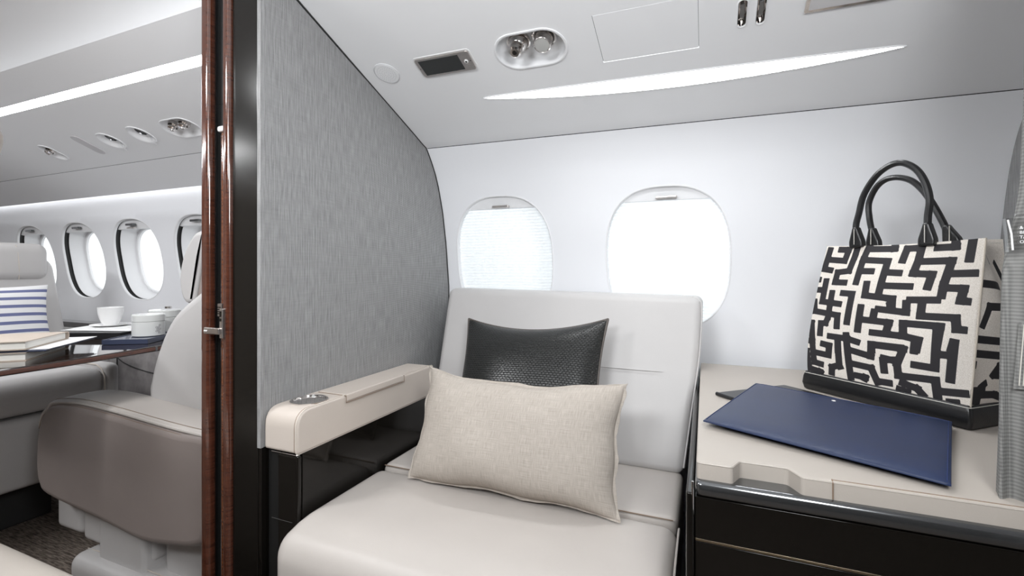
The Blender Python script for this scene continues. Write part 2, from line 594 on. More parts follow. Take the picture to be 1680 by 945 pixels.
def spline(pts, n=8, closed=False):
    """Catmull-Rom through the points"""
    P = [Vector(p) for p in pts]
    m = len(P); out = []
    rng = m if closed else m - 1
    for i in range(rng):
        if closed:
            p0, p1, p2, p3 = P[i - 1], P[i], P[(i + 1) % m], P[(i + 2) % m]
        else:
            p1, p2 = P[i], P[i + 1]
            p0 = P[i - 1] if i else p1 * 2 - p2
            p3 = P[i + 2] if i + 2 < m else p2 * 2 - p1
        for k in range(n):
            t = k / n
            out.append(0.5 * (2 * p1 + (p2 - p0) * t + (2 * p0 - 5 * p1 + 4 * p2 - p3) * t * t + (3 * p1 - p0 - 3 * p2 + p3) * t ** 3))
    if not closed: out.append(P[-1])
    return out


def in_poly(x, y, P):
    c = False
    n = len(P)
    for i in range(n):
        x1, y1 = P[i]; x2, y2 = P[i - 1]
        if (y1 > y) != (y2 > y) and x < (x2 - x1) * (y - y1) / (y2 - y1) + x1:
            c = not c
    return c


def cut(o, geo):
    """hollow o by the closed solid geo (world coordinates)"""
    me = bpy.data.meshes.new('cutter')
    me.from_pydata([tuple(v) for v in geo[0]], [], [tuple(f) for f in geo[1]])
    bm = bmesh.new(); bm.from_mesh(me); bmesh.ops.recalc_face_normals(bm, faces=bm.faces); bm.to_mesh(me); bm.free()
    c = bpy.data.objects.new('cutter', me); COL.objects.link(c)
    md = o.modifiers.new('cut', 'BOOLEAN'); md.operation = 'DIFFERENCE'; md.object = c; md.solver = 'EXACT'
    bpy.context.view_layer.update()
    new = bpy.data.meshes.new_from_object(o.evaluated_get(bpy.context.evaluated_depsgraph_get()))
    o.modifiers.remove(md)
    o.data = new
    bpy.data.objects.remove(c); bpy.data.meshes.remove(me)


def holed(x0, x1, ys, nx, holes, mapf, xs=None):
    """surface over the rectangle x0..x1, ys with polygon holes cut out, mapped into space"""
    xs = xs or [x0 + (x1 - x0) * i / nx for i in range(nx + 1)]
    pts, edges = [], []
    for H in holes:
        k = len(pts)
        pts += [Vector(p) for p in H]
        edges += [(k + i, k + (i + 1) % len(H)) for i in range(len(H))]
    for x in xs:
        for y in ys:
            ok = True
            for H in holes:
                bx = [p[0] for p in H]; by = [p[1] for p in H]
                if min(bx) - .004 < x < max(bx) + .004 and min(by) - .004 < y < max(by) + .004:
                    if in_poly(x, y, H) or min((p[0] - x) ** 2 + (p[1] - y) ** 2 for p in H) < 2.5e-5:
                        ok = False; break
            if ok: pts.append(Vector((x, y)))
    v, e, f, *_ = delaunay_2d_cdt(pts, edges, [], 0, 1e-6)
    F = []
    for t in f:
        cx = sum(v[i].x for i in t) / len(t); cy = sum(v[i].y for i in t) / len(t)
        if not any(in_poly(cx, cy, H) for H in holes):
            F.append(tuple(t))
    return [Vector(mapf(p.x, p.y)) for p in v], F


def text_geo(s, size, o, e1, e2, e3, depth=0.0002):
    c = bpy.data.curves.new('text', 'FONT')
    c.body = s; c.size = size; c.extrude = depth; c.resolution_u = 2
    t = bpy.data.objects.new('text', c)
    COL.objects.link(t)
    bpy.context.view_layer.update()
    me = bpy.data.meshes.new_from_object(t.evaluated_get(bpy.context.evaluated_depsgraph_get()))
    g = ([tuple(v.co) for v in me.vertices], [tuple(p.vertices) for p in me.polygons])
    bpy.data.objects.remove(t); bpy.data.curves.remove(c); bpy.data.meshes.remove(me)
    return xf(g, o, e1, e2, e3)


def pillow(w, h, t, o, e1, e2, e3, pinch=0.06, n=28, wob=0.0, seed=1, bell=0.0, flat_back=0.6, sag=0.0, lean=0.0):
    """cushion: e1 across, e2 up, e3 towards the viewer; returns geo, uv, border loop"""
    rnd = random.Random(seed)
    ph = [rnd.uniform(0, 6) for _ in range(8)]
    m = n
    def pt(u, v, side):
        x = w / 2 * u * (1 - pinch * (1 - v * v) * abs(u) ** 2)
        y = h / 2 * v * (1 - pinch * 1.25 * (1 - u * u) * abs(v) ** 2)
        if v > 0: y -= h / 2 * sag * (1 - u * u) * v * v
        y -= h * lean * (1 - u) / 2 * (v + 1) / 2
        th = max(0.0, (1 - abs(u) ** 2.6)) ** 0.55 * max(0.0, (1 - abs(v) ** 2.6)) ** 0.55
        th *= 1 - bell * v
        z = side * t / 2 * th * (1 if side > 0 else flat_back)
        z += wob * th * (math.sin(5 * u + ph[0]) * math.sin(4 * v + ph[1]) + 0.6 * math.sin(9 * u + 3 * v + ph[2]))
        x += wob * 0.8 * math.sin(7 * v + ph[3]) * abs(u) ** 6
        y += wob * 0.8 * math.sin(8 * u + ph[4]) * abs(v) ** 6
        return (x, y, z)
    g = [math.sin(PI / 2 * (-1 + 2 * i / m)) for i in range(m + 1)]
    V, uv, F = [], [], []
    idx = {}
    for side in (1, -1):
        for j in range(m + 1):
            for i in range(m + 1):
                if side < 0 and (i in (0, m) or j in (0, m)):
                    idx[(side, i, j)] = idx[(1, i, j)]; continue
                idx[(side, i, j)] = len(V)
                V.append(pt(g[i], g[j], side)); uv.append(((g[i] + 1) / 2, (g[j] + 1) / 2))
    for side in (1, -1):
        for j in range(m):
            for i in range(m):
                q = [idx[(side, i, j)], idx[(side, i + 1, j)], idx[(side, i + 1, j + 1)], idx[(side, i, j + 1)]]
                F.append(tuple(q if side > 0 else q[::-1]))
    border = [(i, 0) for i in range(m)] + [(m, j) for j in range(m)] + [(m - i, m) for i in range(m)] + [(0, m - j) for j in range(m)]
    geo = xf((V, F), o, e1, e2, e3)
    return geo, uv, [geo[0][idx[(1, i, j)]] for i, j in border]


# ------------------------------------------------------------------ cabin section
def hermite(K):
    xs = np.array([k[0] for k in K]); ys = np.array([k[1] for k in K])
    d = np.gradient(ys, xs)
    def f(x):
        x = min(max(x, xs[0]), xs[-1])
        i = int(min(max(np.searchsorted(xs, x) - 1, 0), len(xs) - 2))
        h = xs[i + 1] - xs[i]; t = (x - xs[i]) / h
        return float((2 * t ** 3 - 3 * t * t + 1) * ys[i] + (t ** 3 - 2 * t * t + t) * h * d[i] + (-2 * t ** 3 + 3 * t * t) * ys[i + 1] + (t ** 3 - t * t) * h * d[i + 1])
    return f


SEAM_Z, SEAM_Y = 1.2926, 1.2676
wall_y = hermite([(0.0, 1.402), (0.3, 1.406), (0.6, 1.409), (0.847, 1.409), (1.015, 1.386), (1.155, 1.35), (1.225, 1.318), (1.265, 1.290), (SEAM_Z, SEAM_Y)])
_ceil = hermite([(0.23, 1.600), (0.40, 1.592), (0.55, 1.566), (0.70, 1.5156), (0.76, 1.492), (1.0, 1.3974), (1.217, 1.312), (1.25, 1.2985), (SEAM_Y, SEAM_Z)])


def ceil_z(y):
    return _ceil(y if y >= 0.23 else 0.46 - y)


def drop(x):
    return -0.0155 * max(0.0, x + 0.82)


def wall_pt(x, z, off=0.0):
    w = min(1, max(0, (z - 0.9) / (SEAM_Z - 0.9)))
    return (x, wall_y(z) + off, z + drop(x) * w * w)


def ceil_pt(x, y, off=0.0):
    return (x, y, ceil_z(y) + drop(x) + off)


# room shell -----------------------------------------------------------------
XP = -0.82            # face of the partition
Z_WALL = [0.0, .1, .2, .3, .4, .5, .6, .66] + [.70 + .02 * i for i in range(24)] + [1.18, 1.20, 1.215, 1.23, 1.245, 1.26, 1.272, 1.283, SEAM_Z]
FRONT_WIN = [(-0.104, 0.938), (-0.610, 0.938)]
WHW, WHH = 0.170, 0.203
CAB_WIN = [(-2.075, 0.955), (-2.545, 0.955), (-3.005, 0.955), (-3.465, 0.955)]
CHW, CHH = 0.186, 0.196

g = holed(XP - .06, 1.0, Z_WALL, 46, [superellipse(WHW, WHH, 2.6, 72, cx, cz) for cx, cz in FRONT_WIN], wall_pt)
wall_back = obj('wall_back', g, M['wall'], sharp=60)
tag(wall_back, kind='structure')

def front_cut(P):
    return P


# front ceiling with the recesses cut out
OVAL_C = (-0.3616, 0.981)
PANEL = [(-0.2115, 0.93), (-0.0115, 0.93), (-0.0115, 1.047), (-0.2105, 1.047)]
SLOTS = [(0.0658, 0.985), (0.0977, 0.985)]
y_list = [-0.80, -0.6, -0.3, 0.0, .23, .3, .36, .42, .48, .54, .6, .66, .72, .8, .9, 1.0, 1.1, 1.16, 1.19, 1.21, 1.225, 1.235, 1.245, 1.255, 1.262, SEAM_Y]
holes = [[(OVAL_C[0] + a, OVAL_C[1] + b * .93) for a, b in stadium(.034, .0465)],
         [(p[0], p[1]) for p in PANEL]]
for sx, sy in SLOTS:
    holes.append([(sx + a * 1.0, sy + b) for b, a in stadium(.021, .0075, 6)])
g = holed(XP - .06, 1.0, y_list, 34, holes, ceil_pt)
ceiling = obj('ceiling', g, M['white'], sharp=60)
tag(ceiling, kind='structure')
# dark hairline where the overhead panel meets the sidewall
gap = [Vector(wall_pt(x, SEAM_Z, .001)) + Vector((0, .0005, -.001)) for x in [XP + .003 + (1.8) * i / 30 for i in range(31)]]
obj('seam_gap', tube(gap, .0013, 6), M['gasket'], ceiling)


def ceil_frame(x, y, m=-0.394):
    o = Vector(ceil_pt(x, y))
    e1 = Vector((1, 0, -.0155)).normalized()
    e2 = Vector((0, 1, m)).normalized()
    e3 = e1.cross(e2).normalized()
    return o, e1, e2, e3


# access panel flush in the ceiling
P = [(p[0] + dx, p[1] + dy) for p, dx, dy in zip(PANEL, (.0007, -.0007, -.0007, .0007), (.0007, .0007, -.0007, -.0007))]
lo = [[Vector(ceil_pt(p[0], p[1], h)) for p in offset_poly(P, d)] for d, h in ((0, .006), (0, .0006), (.0006, 0))]
obj('access_panel', loft(lo, True, True, True), M['white'], ceiling, sharp=30)
P2 = offset_poly(PANEL, -.004)
obj('panel_gap', ([Vector(ceil_pt(p[0], p[1], .007)) for p in P2], [(0, 1, 2, 3)]), M['gasket'], ceiling)

# main cabin wall -------------------------------------------------------------
ZC = [z for z in Z_WALL if z < 1.2] + [1.22, 1.26, 1.30]
def cab_wall_pt(x, z):
    y = wall_y(min(z, 1.155)) if z < 1.155 else 1.35 + (z - 1.155) * .10
    return (x, y, z)
g = holed(-4.7, -1.0, ZC, 90, [superellipse(CHW, CHH, 2.5, 72, cx, cz) for cx, cz in CAB_WIN], cab_wall_pt)
wall_cabin = obj('wall_cabin', g, M['wall'], sharp=60)
tag(wall_cabin, kind='structure')

# overhead panels of the main cabin: valance, slope with fittings, cove ceiling
CAB_SLOPE_M = -0.394
def cab_z(y):
    return 1.347 + CAB_SLOPE_M * (y - 1.17)
CAB_FIT = [('pair', -1.668, 1.048), ('round', -1.891, 1.047), ('round', -2.080, 1.050), ('flat', -2.230, 1.050), ('single', -2.495, 1.056)]
def cab_frame(x, y):
    e1 = Vector((1, 0, 0)); e2 = Vector((0, 1, CAB_SLOPE_M)).normalized()
    return Vector((x, y, cab_z(y))), e1, e2, e1.cross(e2)
hol = []
for k, x, y in CAB_FIT:
    if k == 'pair': hol.append([(x + a, y + b) for a, b in stadium(.034, .044)])
    if k == 'round': hol.append([(x + a, y + b) for a, b in stadium(.0, .0425, 10)])
    if k == 'single': hol.append([(x + b, y + a) for a, b in stadium(.014, .034, 10)])
g1 = holed(-4.7, -1.0, [.73, .77, .80, .834], 30, [], lambda x, y: (x, y, cab_z(y)))
g2 = holed(-4.7, -1.0, [.8615, .9, .95, 1.0, 1.05, 1.1, 1.17], 60, hol, lambda x, y: (x, y, cab_z(y)))
lip = loft([[Vector((x, .73, cab_z(.73))) for x in (-4.7, -1.0)], [Vector((x, .734, cab_z(.73) + .003)) for x in (-4.7, -1.0)], [Vector((x, .82, 1.527)) for x in (-4.7, -1.0)], [Vector((x, .845, 1.58)) for x in (-4.7, -1.0)]], False)
ceil_cabin = obj('ceiling_cabin', join(g2, lip), M['white'], sharp=50)
tag(ceil_cabin, kind='structure')
obj('upper_fascia', g1, M['white'], ceil_cabin, sharp=50)
K = hermite([(-.8, 1.64), (-.3, 1.68), (.23, 1.69), (.5, 1.68), (.7, 1.645), (.80, 1.60), (.83, 1.57)])
g = holed(-4.7, -1.0, [-.8, -.5, -.2, .1, .3, .45, .55, .63, .7, .75, .79, .81, .83], 12, [], lambda x, y: (x, y, K(y)))
obj('crown_panel', g, M['white'], ceil_cabin, sharp=60)
val = [(1.17, 1.347), (1.174, 1.3445), (1.30, 1.280), (1.325, 1.2665), (1.331, 1.266), (1.334, 1.272), (1.330, 1.30)]
tr = obj('trim_1', loft([[Vector((x, y, z)) for y, z in val] for x in (-4.7, -1.0)], False), M['white'], sharp=40)
tag(tr, kind='structure')
obj('seam_gap', tube([(-4.7, 1.171, 1.3475), (-1.0, 1.171, 1.3475)], .0014, 6), M['gasket'], tr)


def lamp_strip(name, label, geo, mat, loc, part='diffuser', group=None):
    e = empty(name, loc, label, 'light', group)
    obj(part, geo, mat, e)
    return e


# flush strip light in the slope
z0, z1 = cab_z(.8615), cab_z(.834)
e = lamp_strip('strip_light', 'straight bright white strip light set flush in the sloping main cabin ceiling', loft([[Vector((x, .8615, z0 + .001)), Vector((x, .834, z1 + .001))] for x in (-4.7, -1.0)], False), M['glow_strip'], (-2.85, .848, z0))
obj('channel', loft([[Vector((x, .8615, z0)), Vector((x, .8640, z0 + .010)), Vector((x, .834, z1 + .012)), Vector((x, .8335, z1))] for x in (-4.7, -1.0)], False), M['white'], e)
lamp_strip('cove_light', 'hidden cove light washing the crown of the cabin ceiling above the strip light', box(-4.7, -1.0, .768, .798, 1.5285, 1.5335), M['glow_cove'], (-2.85, .78, 1.535), 'light_strip')
lamp_strip('wash_light', 'hidden strip light behind the valance washing the cabin wall above the round windows', box(-4.7, -1.0, 1.338, 1.350, 1.285, 1.291), M['glow_wash'], (-2.85, 1.344, 1.29), 'light_strip')

# opposite side, floor, end walls (what the lacquer and chrome mirror)
g = holed(-4.7, 1.0, [-.0, .3, .6, .9, 1.2, 1.5, 1.66], 10, [], lambda x, z: (x, -.80 - .16 * math.sin(PI * min(1, z / 1.7)), z))
wa = tag(obj('wall_aisle', g, M['table_wood']), kind='structure')
fl = obj('floor', box(-4.7, 1.0, -.95, 1.40, -.03, 0.0, .001), M['carpet'])
tag(fl, kind='structure')
tag(obj('wall_forward', box(-4.76, -4.70, -.95, 1.5, 0, 1.72), M['wall']), kind='structure')
tag(obj('wall_aft', box(1.0, 1.06, -.95, 1.5, 0, 1.62), M['wall']), kind='structure')


# ------------------------------------------------------------------ windows
def win_loops(cx, cz, hw, hh, e, specs, base, n=72):
    L = []
    for d, off in specs:
        L.append([Vector(base(p[0], p[1], off)) for p in superellipse(hw - d, hh - d, e, n, cx, cz)])
    return L


def wpt_cab(x, z, off):
    p = cab_wall_pt(x, z)
    return (p[0], p[1] + off, p[2])


for i, (cx, cz) in enumerate(FRONT_WIN):
    w = empty('window_%d' % (i + 1), (cx, wall_y(cz), cz), kind='structure')
    obj('window_rim', loft(win_loops(cx, cz, WHW, WHH, 2.6, [(-.0015, -.0006), (.0005, -.0012), (.0025, .0005), (.0032, .004), (.0032, .020)], wall_pt)), M['white'], w, sharp=50)
    # pleated shade: zigzag rows clipped to the opening
    y_sh = .013
    ztop, zbot = cz + WHH - .036, cz - WHH + .004
    NPL = 38
    rows = []
    for k in range(2 * NPL + 1):
        z = ztop + (zbot - ztop) * k / (2 * NPL)
        q = abs((z - cz) / (WHH - .002))
        hx = (WHW - .002) * max(0.0, 1 - q ** 2.6) ** (1 / 2.6)
        rows.append([Vector(wall_pt(cx + hx * t, z, y_sh + (.0050 if k % 2 else 0))) for t in [-1 + 2 * j / 8 for j in range(9)]])
    obj('pleated_shade', loft(rows, False), M['shade'], w, smooth=False)
    # rigid head rail with its finger grip
    P = [p for p in superellipse(WHW - .0035, WHH - .0035, 2.6, 144, cx, cz) if p[1] >= ztop - .001]
    P = sorted(P, key=lambda p: p[0])
    loops = [[Vector(wall_pt(p[0], p[1], .009)) for p in P], [Vector(wall_pt(p[0], ztop - .002, .008)) for p in P], [Vector(wall_pt(p[0], ztop - .003, .014)) for p in P]]
    obj('shade_rail', loft(loops, False), M['white'], w)
    hx = cx + .004
    gp = box(hx - .0285, hx + .0285, wall_y(ztop) - .006, wall_y(ztop) + .010, ztop - .002, ztop + .006, .0028)
    obj('shade_grip', gp, M['steel'], w)
    # outer pane
    obj('pane', loft(win_loops(cx, cz, WHW, WHH, 2.6, [(-.01, .09), (WHW - .002, .09)], wall_pt)), M['pane'], w)
    obj('reveal', loft(win_loops(cx, cz, WHW, WHH, 2.6, [(.0032, .020), (-.004, .03), (-.012, .09)], wall_pt)), M['white'], w)

for i, (cx, cz) in enumerate(CAB_WIN):
    w = empty('window_%d' % (i + 3), (cx, cab_wall_pt(cx, cz)[1], cz), kind='structure')
    obj('window_rim', loft(win_loops(cx, cz, CHW, CHH, 2.5, [(-.002, -.0006), (.000, -.0016), (.0025, -.0004), (.004, .003), (.004, .010)], wpt_cab)), M['white'], w, sharp=60)
    obj('shade_slot', loft(win_loops(cx, cz, CHW, CHH, 2.5, [(.003, .010), (-.006, .014), (-.006, .030), (.004, .034)], wpt_cab)), M['gasket'], w)
    obj('reveal', loft(win_loops(cx, cz, CHW, CHH, 2.5, [(.003, .030), (.006, .034), (.014, .060), (.024, .085), (.030, .092)], wpt_cab)), M['white'], w, sharp=70)
    obj('bezel', loft(win_loops(cx, cz, CHW, CHH, 2.5, [(.028, .092), (.030, .086), (.036, .084), (.040, .087), (.042, .096)], wpt_cab)), M['white'], w, sharp=30)
    obj('pane', loft(win_loops(cx, cz, CHW, CHH, 2.5, [(.038, .094), (CHW - .004, .094)], wpt_cab)), M['pane'], w)
    ztop = cz + CHH - .045
    P = sorted([p for p in superellipse(CHW - .001, CHH - .001, 2.5, 144, cx, cz) if p[1] >= ztop - .001], key=lambda p: p[0])
    loops = [[Vector(wpt_cab(p[0], p[1], .016)) for p in P], [Vector(wpt_cab(p[0], ztop, .016)) for p in P], [Vector(wpt_cab(p[0], ztop - .002, .026)) for p in P]]
    obj('raised_shade', loft(loops, False), M['white'], w)
    yy = cab_wall_pt(cx, ztop + .02)[1]
    obj('shade_grip', box(cx - .035, cx + .025, yy - .002, yy + .014, ztop + .013, ztop + .024, .003), M['gunmetal'], w)
    if i == 1:
        obj('shade_grip', box(cx - .025, cx + .030, yy - .001, yy + .014, ztop - .001, ztop + .005, .002), M['steel'], w)

# ------------------------------------------------------------------ partition between the compartments
Y0 = 0.671
wl = empty('wall_left', (-.9, Y0, 0), kind='structure')


def part_edge(z):
    """rear outline of the partition against wall and ceiling, at height z"""
    if z <= SEAM_Z: return wall_y(z)
    lo, hi = .25, SEAM_Y
    for _ in range(40):
        mid = (lo + hi) / 2
        if ceil_z(mid) > z: lo = mid
        else: hi = mid
    return lo


zs = [0.0, .2, .4, .53, .7, .85, 1.0, 1.1, 1.18, 1.22, 1.25, 1.27, 1.283, SEAM_Z, 1.298, 1.305, 1.32, 1.36, 1.40, 1.44, 1.48, 1.52, 1.55, ceil_z(Y0 + .004)]
def slab(x0, x1, za, zb, ya, inset):
    zz = [za] + [z for z in zs if za < z < zb] + [zb]
    out = [(ya, zz[0])] + [(part_edge(z) - inset, z) for z in zz] + [(ya, zz[-1])]
    O = []
    for p in out:
        if not O or (abs(p[0] - O[-1][0]) + abs(p[1] - O[-1][1])) > 1e-4: O.append(p)
    return O
O = slab(0, 0, 0, ceil_z(Y0 + .004), Y0 + .004, -.01)
obj('core', loft([[Vector((x, y, z)) for y, z in O] for x in (-.90, XP - .012)], True, True, True), M['black_matte'], wl, smooth=False)
O = slab(0, 0, .545, ceil_z(Y0), Y0, .0028)
obj('fabric_panel', pad(O, XP - .0106, XP, .003, 2, mapf=lambda a, b, c: (c, a, b)), M['fabric'], wl, sharp=50, label='grey woven fabric panel of the partition')
O2 = [(part_edge(z) - .0016, z) for z in zs if .6 < z < 1.53]
obj('edge_trim', tube([(XP - .0005, y, z) for y, z in O2], .0022, 6), M['gasket'], wl)
obj('end_panel', box(-.9031, XP - .0106, Y0 - .002, Y0 + .02, 0, 1.529, .002), pbr('black_satin_lacquer', (0.007, 0.006, 0.005), 0.20, spec=0.35), wl, label='black lacquered end panel of the partition')
obj('lower_panel', box(XP - .0106, XP - .002, Y0, 1.36, 0, .545, .001), M['black_gloss'], wl)
# the fabric wraps round the front edge
obj('fabric_return', box(XP - .0106, XP - .0005, Y0 - .0035, Y0 + .004, .545, 1.529, .001), M['fabric'], wl)

# pocket door and its lacquered jambs
d1 = empty('door_1', (-.95, Y0, 0), kind='structure')
def jamb(x0, x1, y0, y1, r):
    y1 = .684
    return softbox((x0 + x1) / 2, (y0 + y1) / 2, .762, x1 - x0, y1 - y0, 1.524, r, nr=5, ni=1)
obj('jamb', jamb(-.9974, -.9703, .664, .74, .0085), M['wood'], d1, label='outer red wood jamb')
obj('jamb', jamb(-.9251, -.9031, .660, .74, .0085), M['wood'], d1, label='inner red wood jamb')
obj('pocket', box(-.994, -.9035, .688, 1.33, 0, 1.26, .001), M['black_matte'], d1)
obj('pocket_head', box(-.994, -.9035, .688, .76, 1.26, 1.515, .001), M['black_matte'], d1)
obj('outer_skin', loft([[Vector((x, y, z)) for y, z in slab(0, 0, 0, 1.50, .72, .002)] for x in (-.9995, -.9945)], True, True, True), M['white'], d1, smooth=False)
dl = obj('door_leaf', softbox(-.9385, .682, .5975, .0215, .012, 1.195, .0045, nr=4, ni=1), M['wood_light'], d1)
obj('brush_strip', tube([(-.952, .682, 0.0), (-.952, .682, 1.19)], .0024, 8), M['wood'], dl)
obj('top_guide', softbox(-.9425, .680, 1.202, .031, .014, .013, .005, nr=4, ni=1), M['porcelain'], dl, label='white plastic guide on top of the door leaf')
lk = obj('latch', box(-.948, -.934, .668, .678, .805, .832, .0012), M['steel'], d1)
s_ = [(-.9415, .6675, z) for z in (.811, .8155, .820, .8245)]
obj('latch_teeth', join(*[box(p[0] - .004, p[0] + .004, p[1] - .001, p[1] + .001, p[2] - .001, p[2] + .001, .0003) for p in s_]), M['black_gloss'], lk)
sp = obj('strike_plate', box(-.9225, -.9125, .654, .6625, .762, .823, .0015), M['steel'], d1)
obj('strike_slot', join(box(-.9205, -.9165, .6528, .655, .806, .818, .0005), box(-.9205, -.9165, .6528, .655, .797, .803, .0005)), M['black_gloss'], sp)
lv = obj('lever', box(-.963, -.9165, .648, .656, .770, .7835, .0025), M['steel'], d1, label='small brushed steel lever')
obj('screw', join(*[lathe([(.0018, 0), (.0018, .0012), (.0009, .0014)], (x, .648, .777), (0, -1, 0), 12) for x in (-.958, -.9525)]), M['porcelain'], lv)

# right hand partition, its cloth face towards us, seen beyond the bag
XR = 0.615
wr = empty('wall_right', (XR, 1.1, 0), kind='structure')
out = [(.80, .1)] + [(part_edge(z + .012) - .003, z) for z in (.1, .4, .7, .85, 1.0, 1.08, 1.15)] + [(.80, 1.40)]
O = [(.80, .02), (1.25, .02)] + [(wall_y(z) - .001 , z) for z in (.3, .5, .7, .85, .95, 1.0, 1.06, 1.12, 1.17, 1.21)] + [(1.24, 1.30), (1.0, 1.37), (.80, 1.44)]
obj('fabric_panel', pad(O, XR + .03, XR, .003, 2, mapf=lambda a, b, c: (c, a, b)), M['fabric'], wr, sharp=50)

# ------------------------------------------------------------------ ceiling fittings (front compartment)
# leaf shaped light lens
xs_ = [-.535 + (.357 + .535) * i / 60 for i in range(61)]
def lens_w(t):
    return max(0.0, math.sin(PI * t)) ** .62
up_, dn_ = [], []
for i, x in enumerate(xs_):
    t = i / 60
    yt = 1.0969 + (1.1144 - 1.0969) * t - .0035 * lens_w(t)
    up_.append((x, yt)); dn_.append((x, yt + .0015 + .0395 * math.sin(PI * t) ** .78))
P = dn_ + up_[::-1][1:-1]
lens = empty('ceiling_light', (-.09, 1.12, ceil_z(1.12)), 'long leaf-shaped white light lens in the ceiling above the two shaded windows', 'light')
lo = [[Vector(ceil_pt(p[0], p[1], h)) for p in offset_poly(P, d)] for d, h in ((-.0012, .001), (-.0012, -.0018), (.0004, -.0026), (.0010, -.0016))]
obj('bezel', loft(lo), M['white'], lens)
lo = [[Vector(ceil_pt(p[0], p[1], h)) for p in offset_poly(P, d)] for d, h in ((.0004, -.0012), (.002, -.0018))]
obj('diffuser', loft(lo, True, False, True), M['glow'], lens)

# loudspeaker grille
o, e1, e2, e3 = ceil_frame(-.7506, .977)
spk = empty('ceiling_speaker', o, 'round white speaker grille in the ceiling next to the fabric partition', 'speaker')
obj('grille', lathe([(.0315, .0005), (.0315, -.0010), (.0300, -.0022), (.001, -.0024)], o, e3, 48), M['white'], spk)
obj('rim', lathe([(.0335, .001), (.0335, -.0014), (.0318, -.0022), (.0318, .001)], o, e3, 48), pbr('speaker_rim', (.68, .68, .70), .4), spk)
hl = []
for rr in (.006, .012, .018, .024):
    nn = int(rr / .006 * 7)
    for k in range(nn):
        a = 2 * PI * k / nn
        c = o + e1 * rr * math.cos(a) + e2 * rr * math.sin(a) - e3 * .00245
        hl.append(lathe([(.0007, -.0002), (.0007, .0002)], c, e3, 6))
hh = obj('perforation', join(*hl), pbr('grille_holes', (.45, .45, .46), .6), spk)
hh['kind'] = 'stuff'

# touch display
o, e1, e2, e3 = ceil_frame(-.5795, .9785)
ph = empty('touch_display', o, 'small rectangular metal framed control display with black screen in the ceiling', 'display')
R4 = smooth_poly([(-.0735, -.0285), (.0735, -.0285), (.0735, .0285), (-.0735, .0285)], .008)
obj('frame', xf(pad(R4, .001, -.0045, .0012), o, e1, e2, e3), M['steel'], ph)
R5 = smooth_poly([(-.077, -.0315), (.077, -.0315), (.077, .0325), (-.077, .0325)], .010)
obj('seal', xf(pad(R5, .001, -.0012, .0006), o, e1, e2, e3), M['porcelain'], ph)
obj('screen', xf(pad([(-.0640, -.0225), (.0445, -.0225), (.0445, .0225), (-.0640, .0225)], -.004, -.0050, .0002), o, e1, e2, e3), M['screen'], ph)
bt = obj('button', lathe([(.0052, .004), (.0052, .0058), (.0042, .0064), (.001, .0064)], o + e1 * .058, -e3, 24), M['porcelain'], ph)
obj('button_mark', lathe([(.0026, .0063), (.0024, .0067)], o + e1 * .058, -e3, 16), M['black_gloss'], bt)
for sg in (1, -1):
    obj('sensor', lathe([(.0014, .004), (.0012, .0049)], o + e1 * .069 * sg, -e3, 10), M['black_gloss'], ph)

# oval recess with air nozzle and reading lamp
o, e1, e2, e3 = ceil_frame(*OVAL_C)
un = empty('overhead_unit', o, 'white oval ceiling recess holding a chrome air nozzle and a reading lamp', 'vent')
lo = []
for d, h in ((-.0045, .0), (-.0042, -.0024), (-.001, -.0030), (.0015, -.0012), (.0035, .006), (.0045, .014), (.010, .021), (.020, .0235)):
    lo.append([o + e1 * a + e2 * b - e3 * (-h) for a, b in stadium(.034, .0465 - d, 16)])
obj('housing', loft(lo, True, False, True), M['white'], un, sharp=60)
def lathe_k(k, prof, o, ax, seg):
    return lathe([(r_ * k, h_ * k) for r_, h_ in prof], o, ax, seg)
def eyeball(cx, cy, tilt, kind, k=1.18):
    c = o + e1 * cx + e2 * cy + e3 * .0215
    ax = (-e3 + Vector(tilt)).normalized()
    col = obj('collar', lathe_k(k, [(.0235, -.002), (.0235, .003), (.0215, .0045), (.0195, .003), (.0195, -.004)], c, -e3, 36), M['chrome'], un)
    if kind == 'nozzle':
        n = obj('air_nozzle', lathe_k(k, [(.001, -.006), (.0175, -.006), (.0190, .002), (.0178, .010), (.0150, .016), (.0122, .018), (.0118, .0215), (.0128, .0235), (.0132, .029), (.0118, .034), (.0085, .0365), (.0045, .0365), (.0040, .030), (.001, .030)], c, ax, 36), M['chrome'], un)
        obj('outlet', lathe_k(k, [(.0043, .0364), (.0008, .0367)], c, ax, 20), M['black_gloss'], n)
    else:
        n = obj('reading_lamp', lathe_k(k, [(.001, -.006), (.0165, -.006), (.0178, .003), (.0172, .016), (.0163, .026), (.0150, .0275), (.0140, .0262)], c, ax, 36), M['chrome'], un)
        obj('lens', lathe_k(k, [(.0145, .0250), (.0138, .0262), (.001, .0268)], c, ax, 30), pbr('frosted_lamp_lens', (.42, .42, .41), .35, coat=.3), n)
eyeball(-.0290, -.008, (.00, -.30, -.10), 'nozzle')
eyeball(.0320, -.008, (.02, -.28, -.10), 'lamp')

